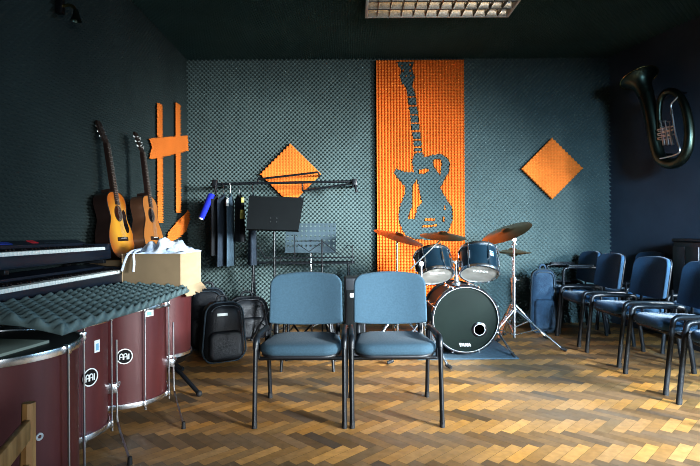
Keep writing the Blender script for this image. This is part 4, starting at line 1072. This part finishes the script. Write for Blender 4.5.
# right ride and hi hat
cym_stand('right cymbal stand with wide chrome legs beside the bass drum', (1.515, 4.62, 0), .98, (-35, -150, 85), .42, boom=((.02, 0, .93), (-.05, 0, 1.03)), tip=(-.055, 0, 1.03))
cymbal('bronze cymbal at the right of the drum kit, tilted up to the right', (1.44, 4.62, 1.055), .235, R(10), R(-24), M['bronze'])
hh = cym_stand('hi hat stand behind the right cymbal stand', (1.62, 4.98, 0), .92, (-15, -135, 105), .30, tip=(0, 0, .875), name='hi_hat_stand')
cymbal('upper thin hi hat cymbal below the right cymbal', (1.62, 4.98, .862), .178, R(1), R(1), M['bronze'], name='hi_hat_cymbal')
o = cymbal('lower thin hi hat cymbal, underneath the upper one', (1.62, 4.98, .835), .178, R(181), R(1), M['bronze'], name='hi_hat_cymbal')

# ------------------------------------------------------------------ light, world, camera
def area(name, loc, target, sx, sy, power, col, spread=180):
    l = bpy.data.lights.new(name, 'AREA'); l.shape = 'RECTANGLE'; l.size = sx; l.size_y = sy; l.energy = power; l.color = col
    l.spread = R(spread)
    o = bpy.data.objects.new(name, l); COL.objects.link(o); o.location = loc
    d = Vector(target) - Vector(loc); o.rotation_euler = d.to_track_quat('-Z', 'Y').to_euler(); return o
wc_ = Vector(rw((W0 + W1) / 2, (WZ0 + WZ1) / 2, .14))
area('side_window_light', wc_, wc_ + Vector((-nw.x, -nw.y, -.55)), W1 - W0 - .1, WZ1 - WZ0 - .1, 80, (.45, .74, 1.0), 120)
area('front_side_window_light', (5.2, -.9, 1.75), (.35, 5.0, -.15), 1.3, .9, 400, (.88, .96, 1.0), 47)
area('rear_window_light', (2.0, -2.2, 1.35), (-.3, 4.2, .45), 1.6, 1.0, 36, (.92, .97, 1.0), 58)
area('rear_right_window_light', (2.5, -1.9, 2.05), (2.15, 4.1, .30), 1.0, .9, 85, (.50, .76, 1.0), 46)
w = bpy.data.worlds.new('World'); bpy.context.scene.world = w; w.use_nodes = True
w.node_tree.nodes['Background'].inputs['Color'].default_value = (.26, .46, .58, 1); w.node_tree.nodes['Background'].inputs['Strength'].default_value = .095
cam = bpy.data.cameras.new('Camera'); cam.lens = 36 * 500 / 700; cam.sensor_width = 36; cam.clip_start = .05
co = bpy.data.objects.new('Camera', cam); COL.objects.link(co); co.location = (0, 0, 1.05); co.rotation_euler = (R(90), R(.35), 0)
bpy.context.scene.camera = co
vs_ = bpy.context.scene.view_settings
vs_.view_transform = 'Standard'; vs_.look = 'Medium High Contrast'; vs_.exposure = -0.36
cy = bpy.context.scene.cycles
cy.filter_width = 0.9
cy.denoising_input_passes = 'RGB_ALBEDO_NORMAL'
cy.denoising_prefilter = 'ACCURATE'
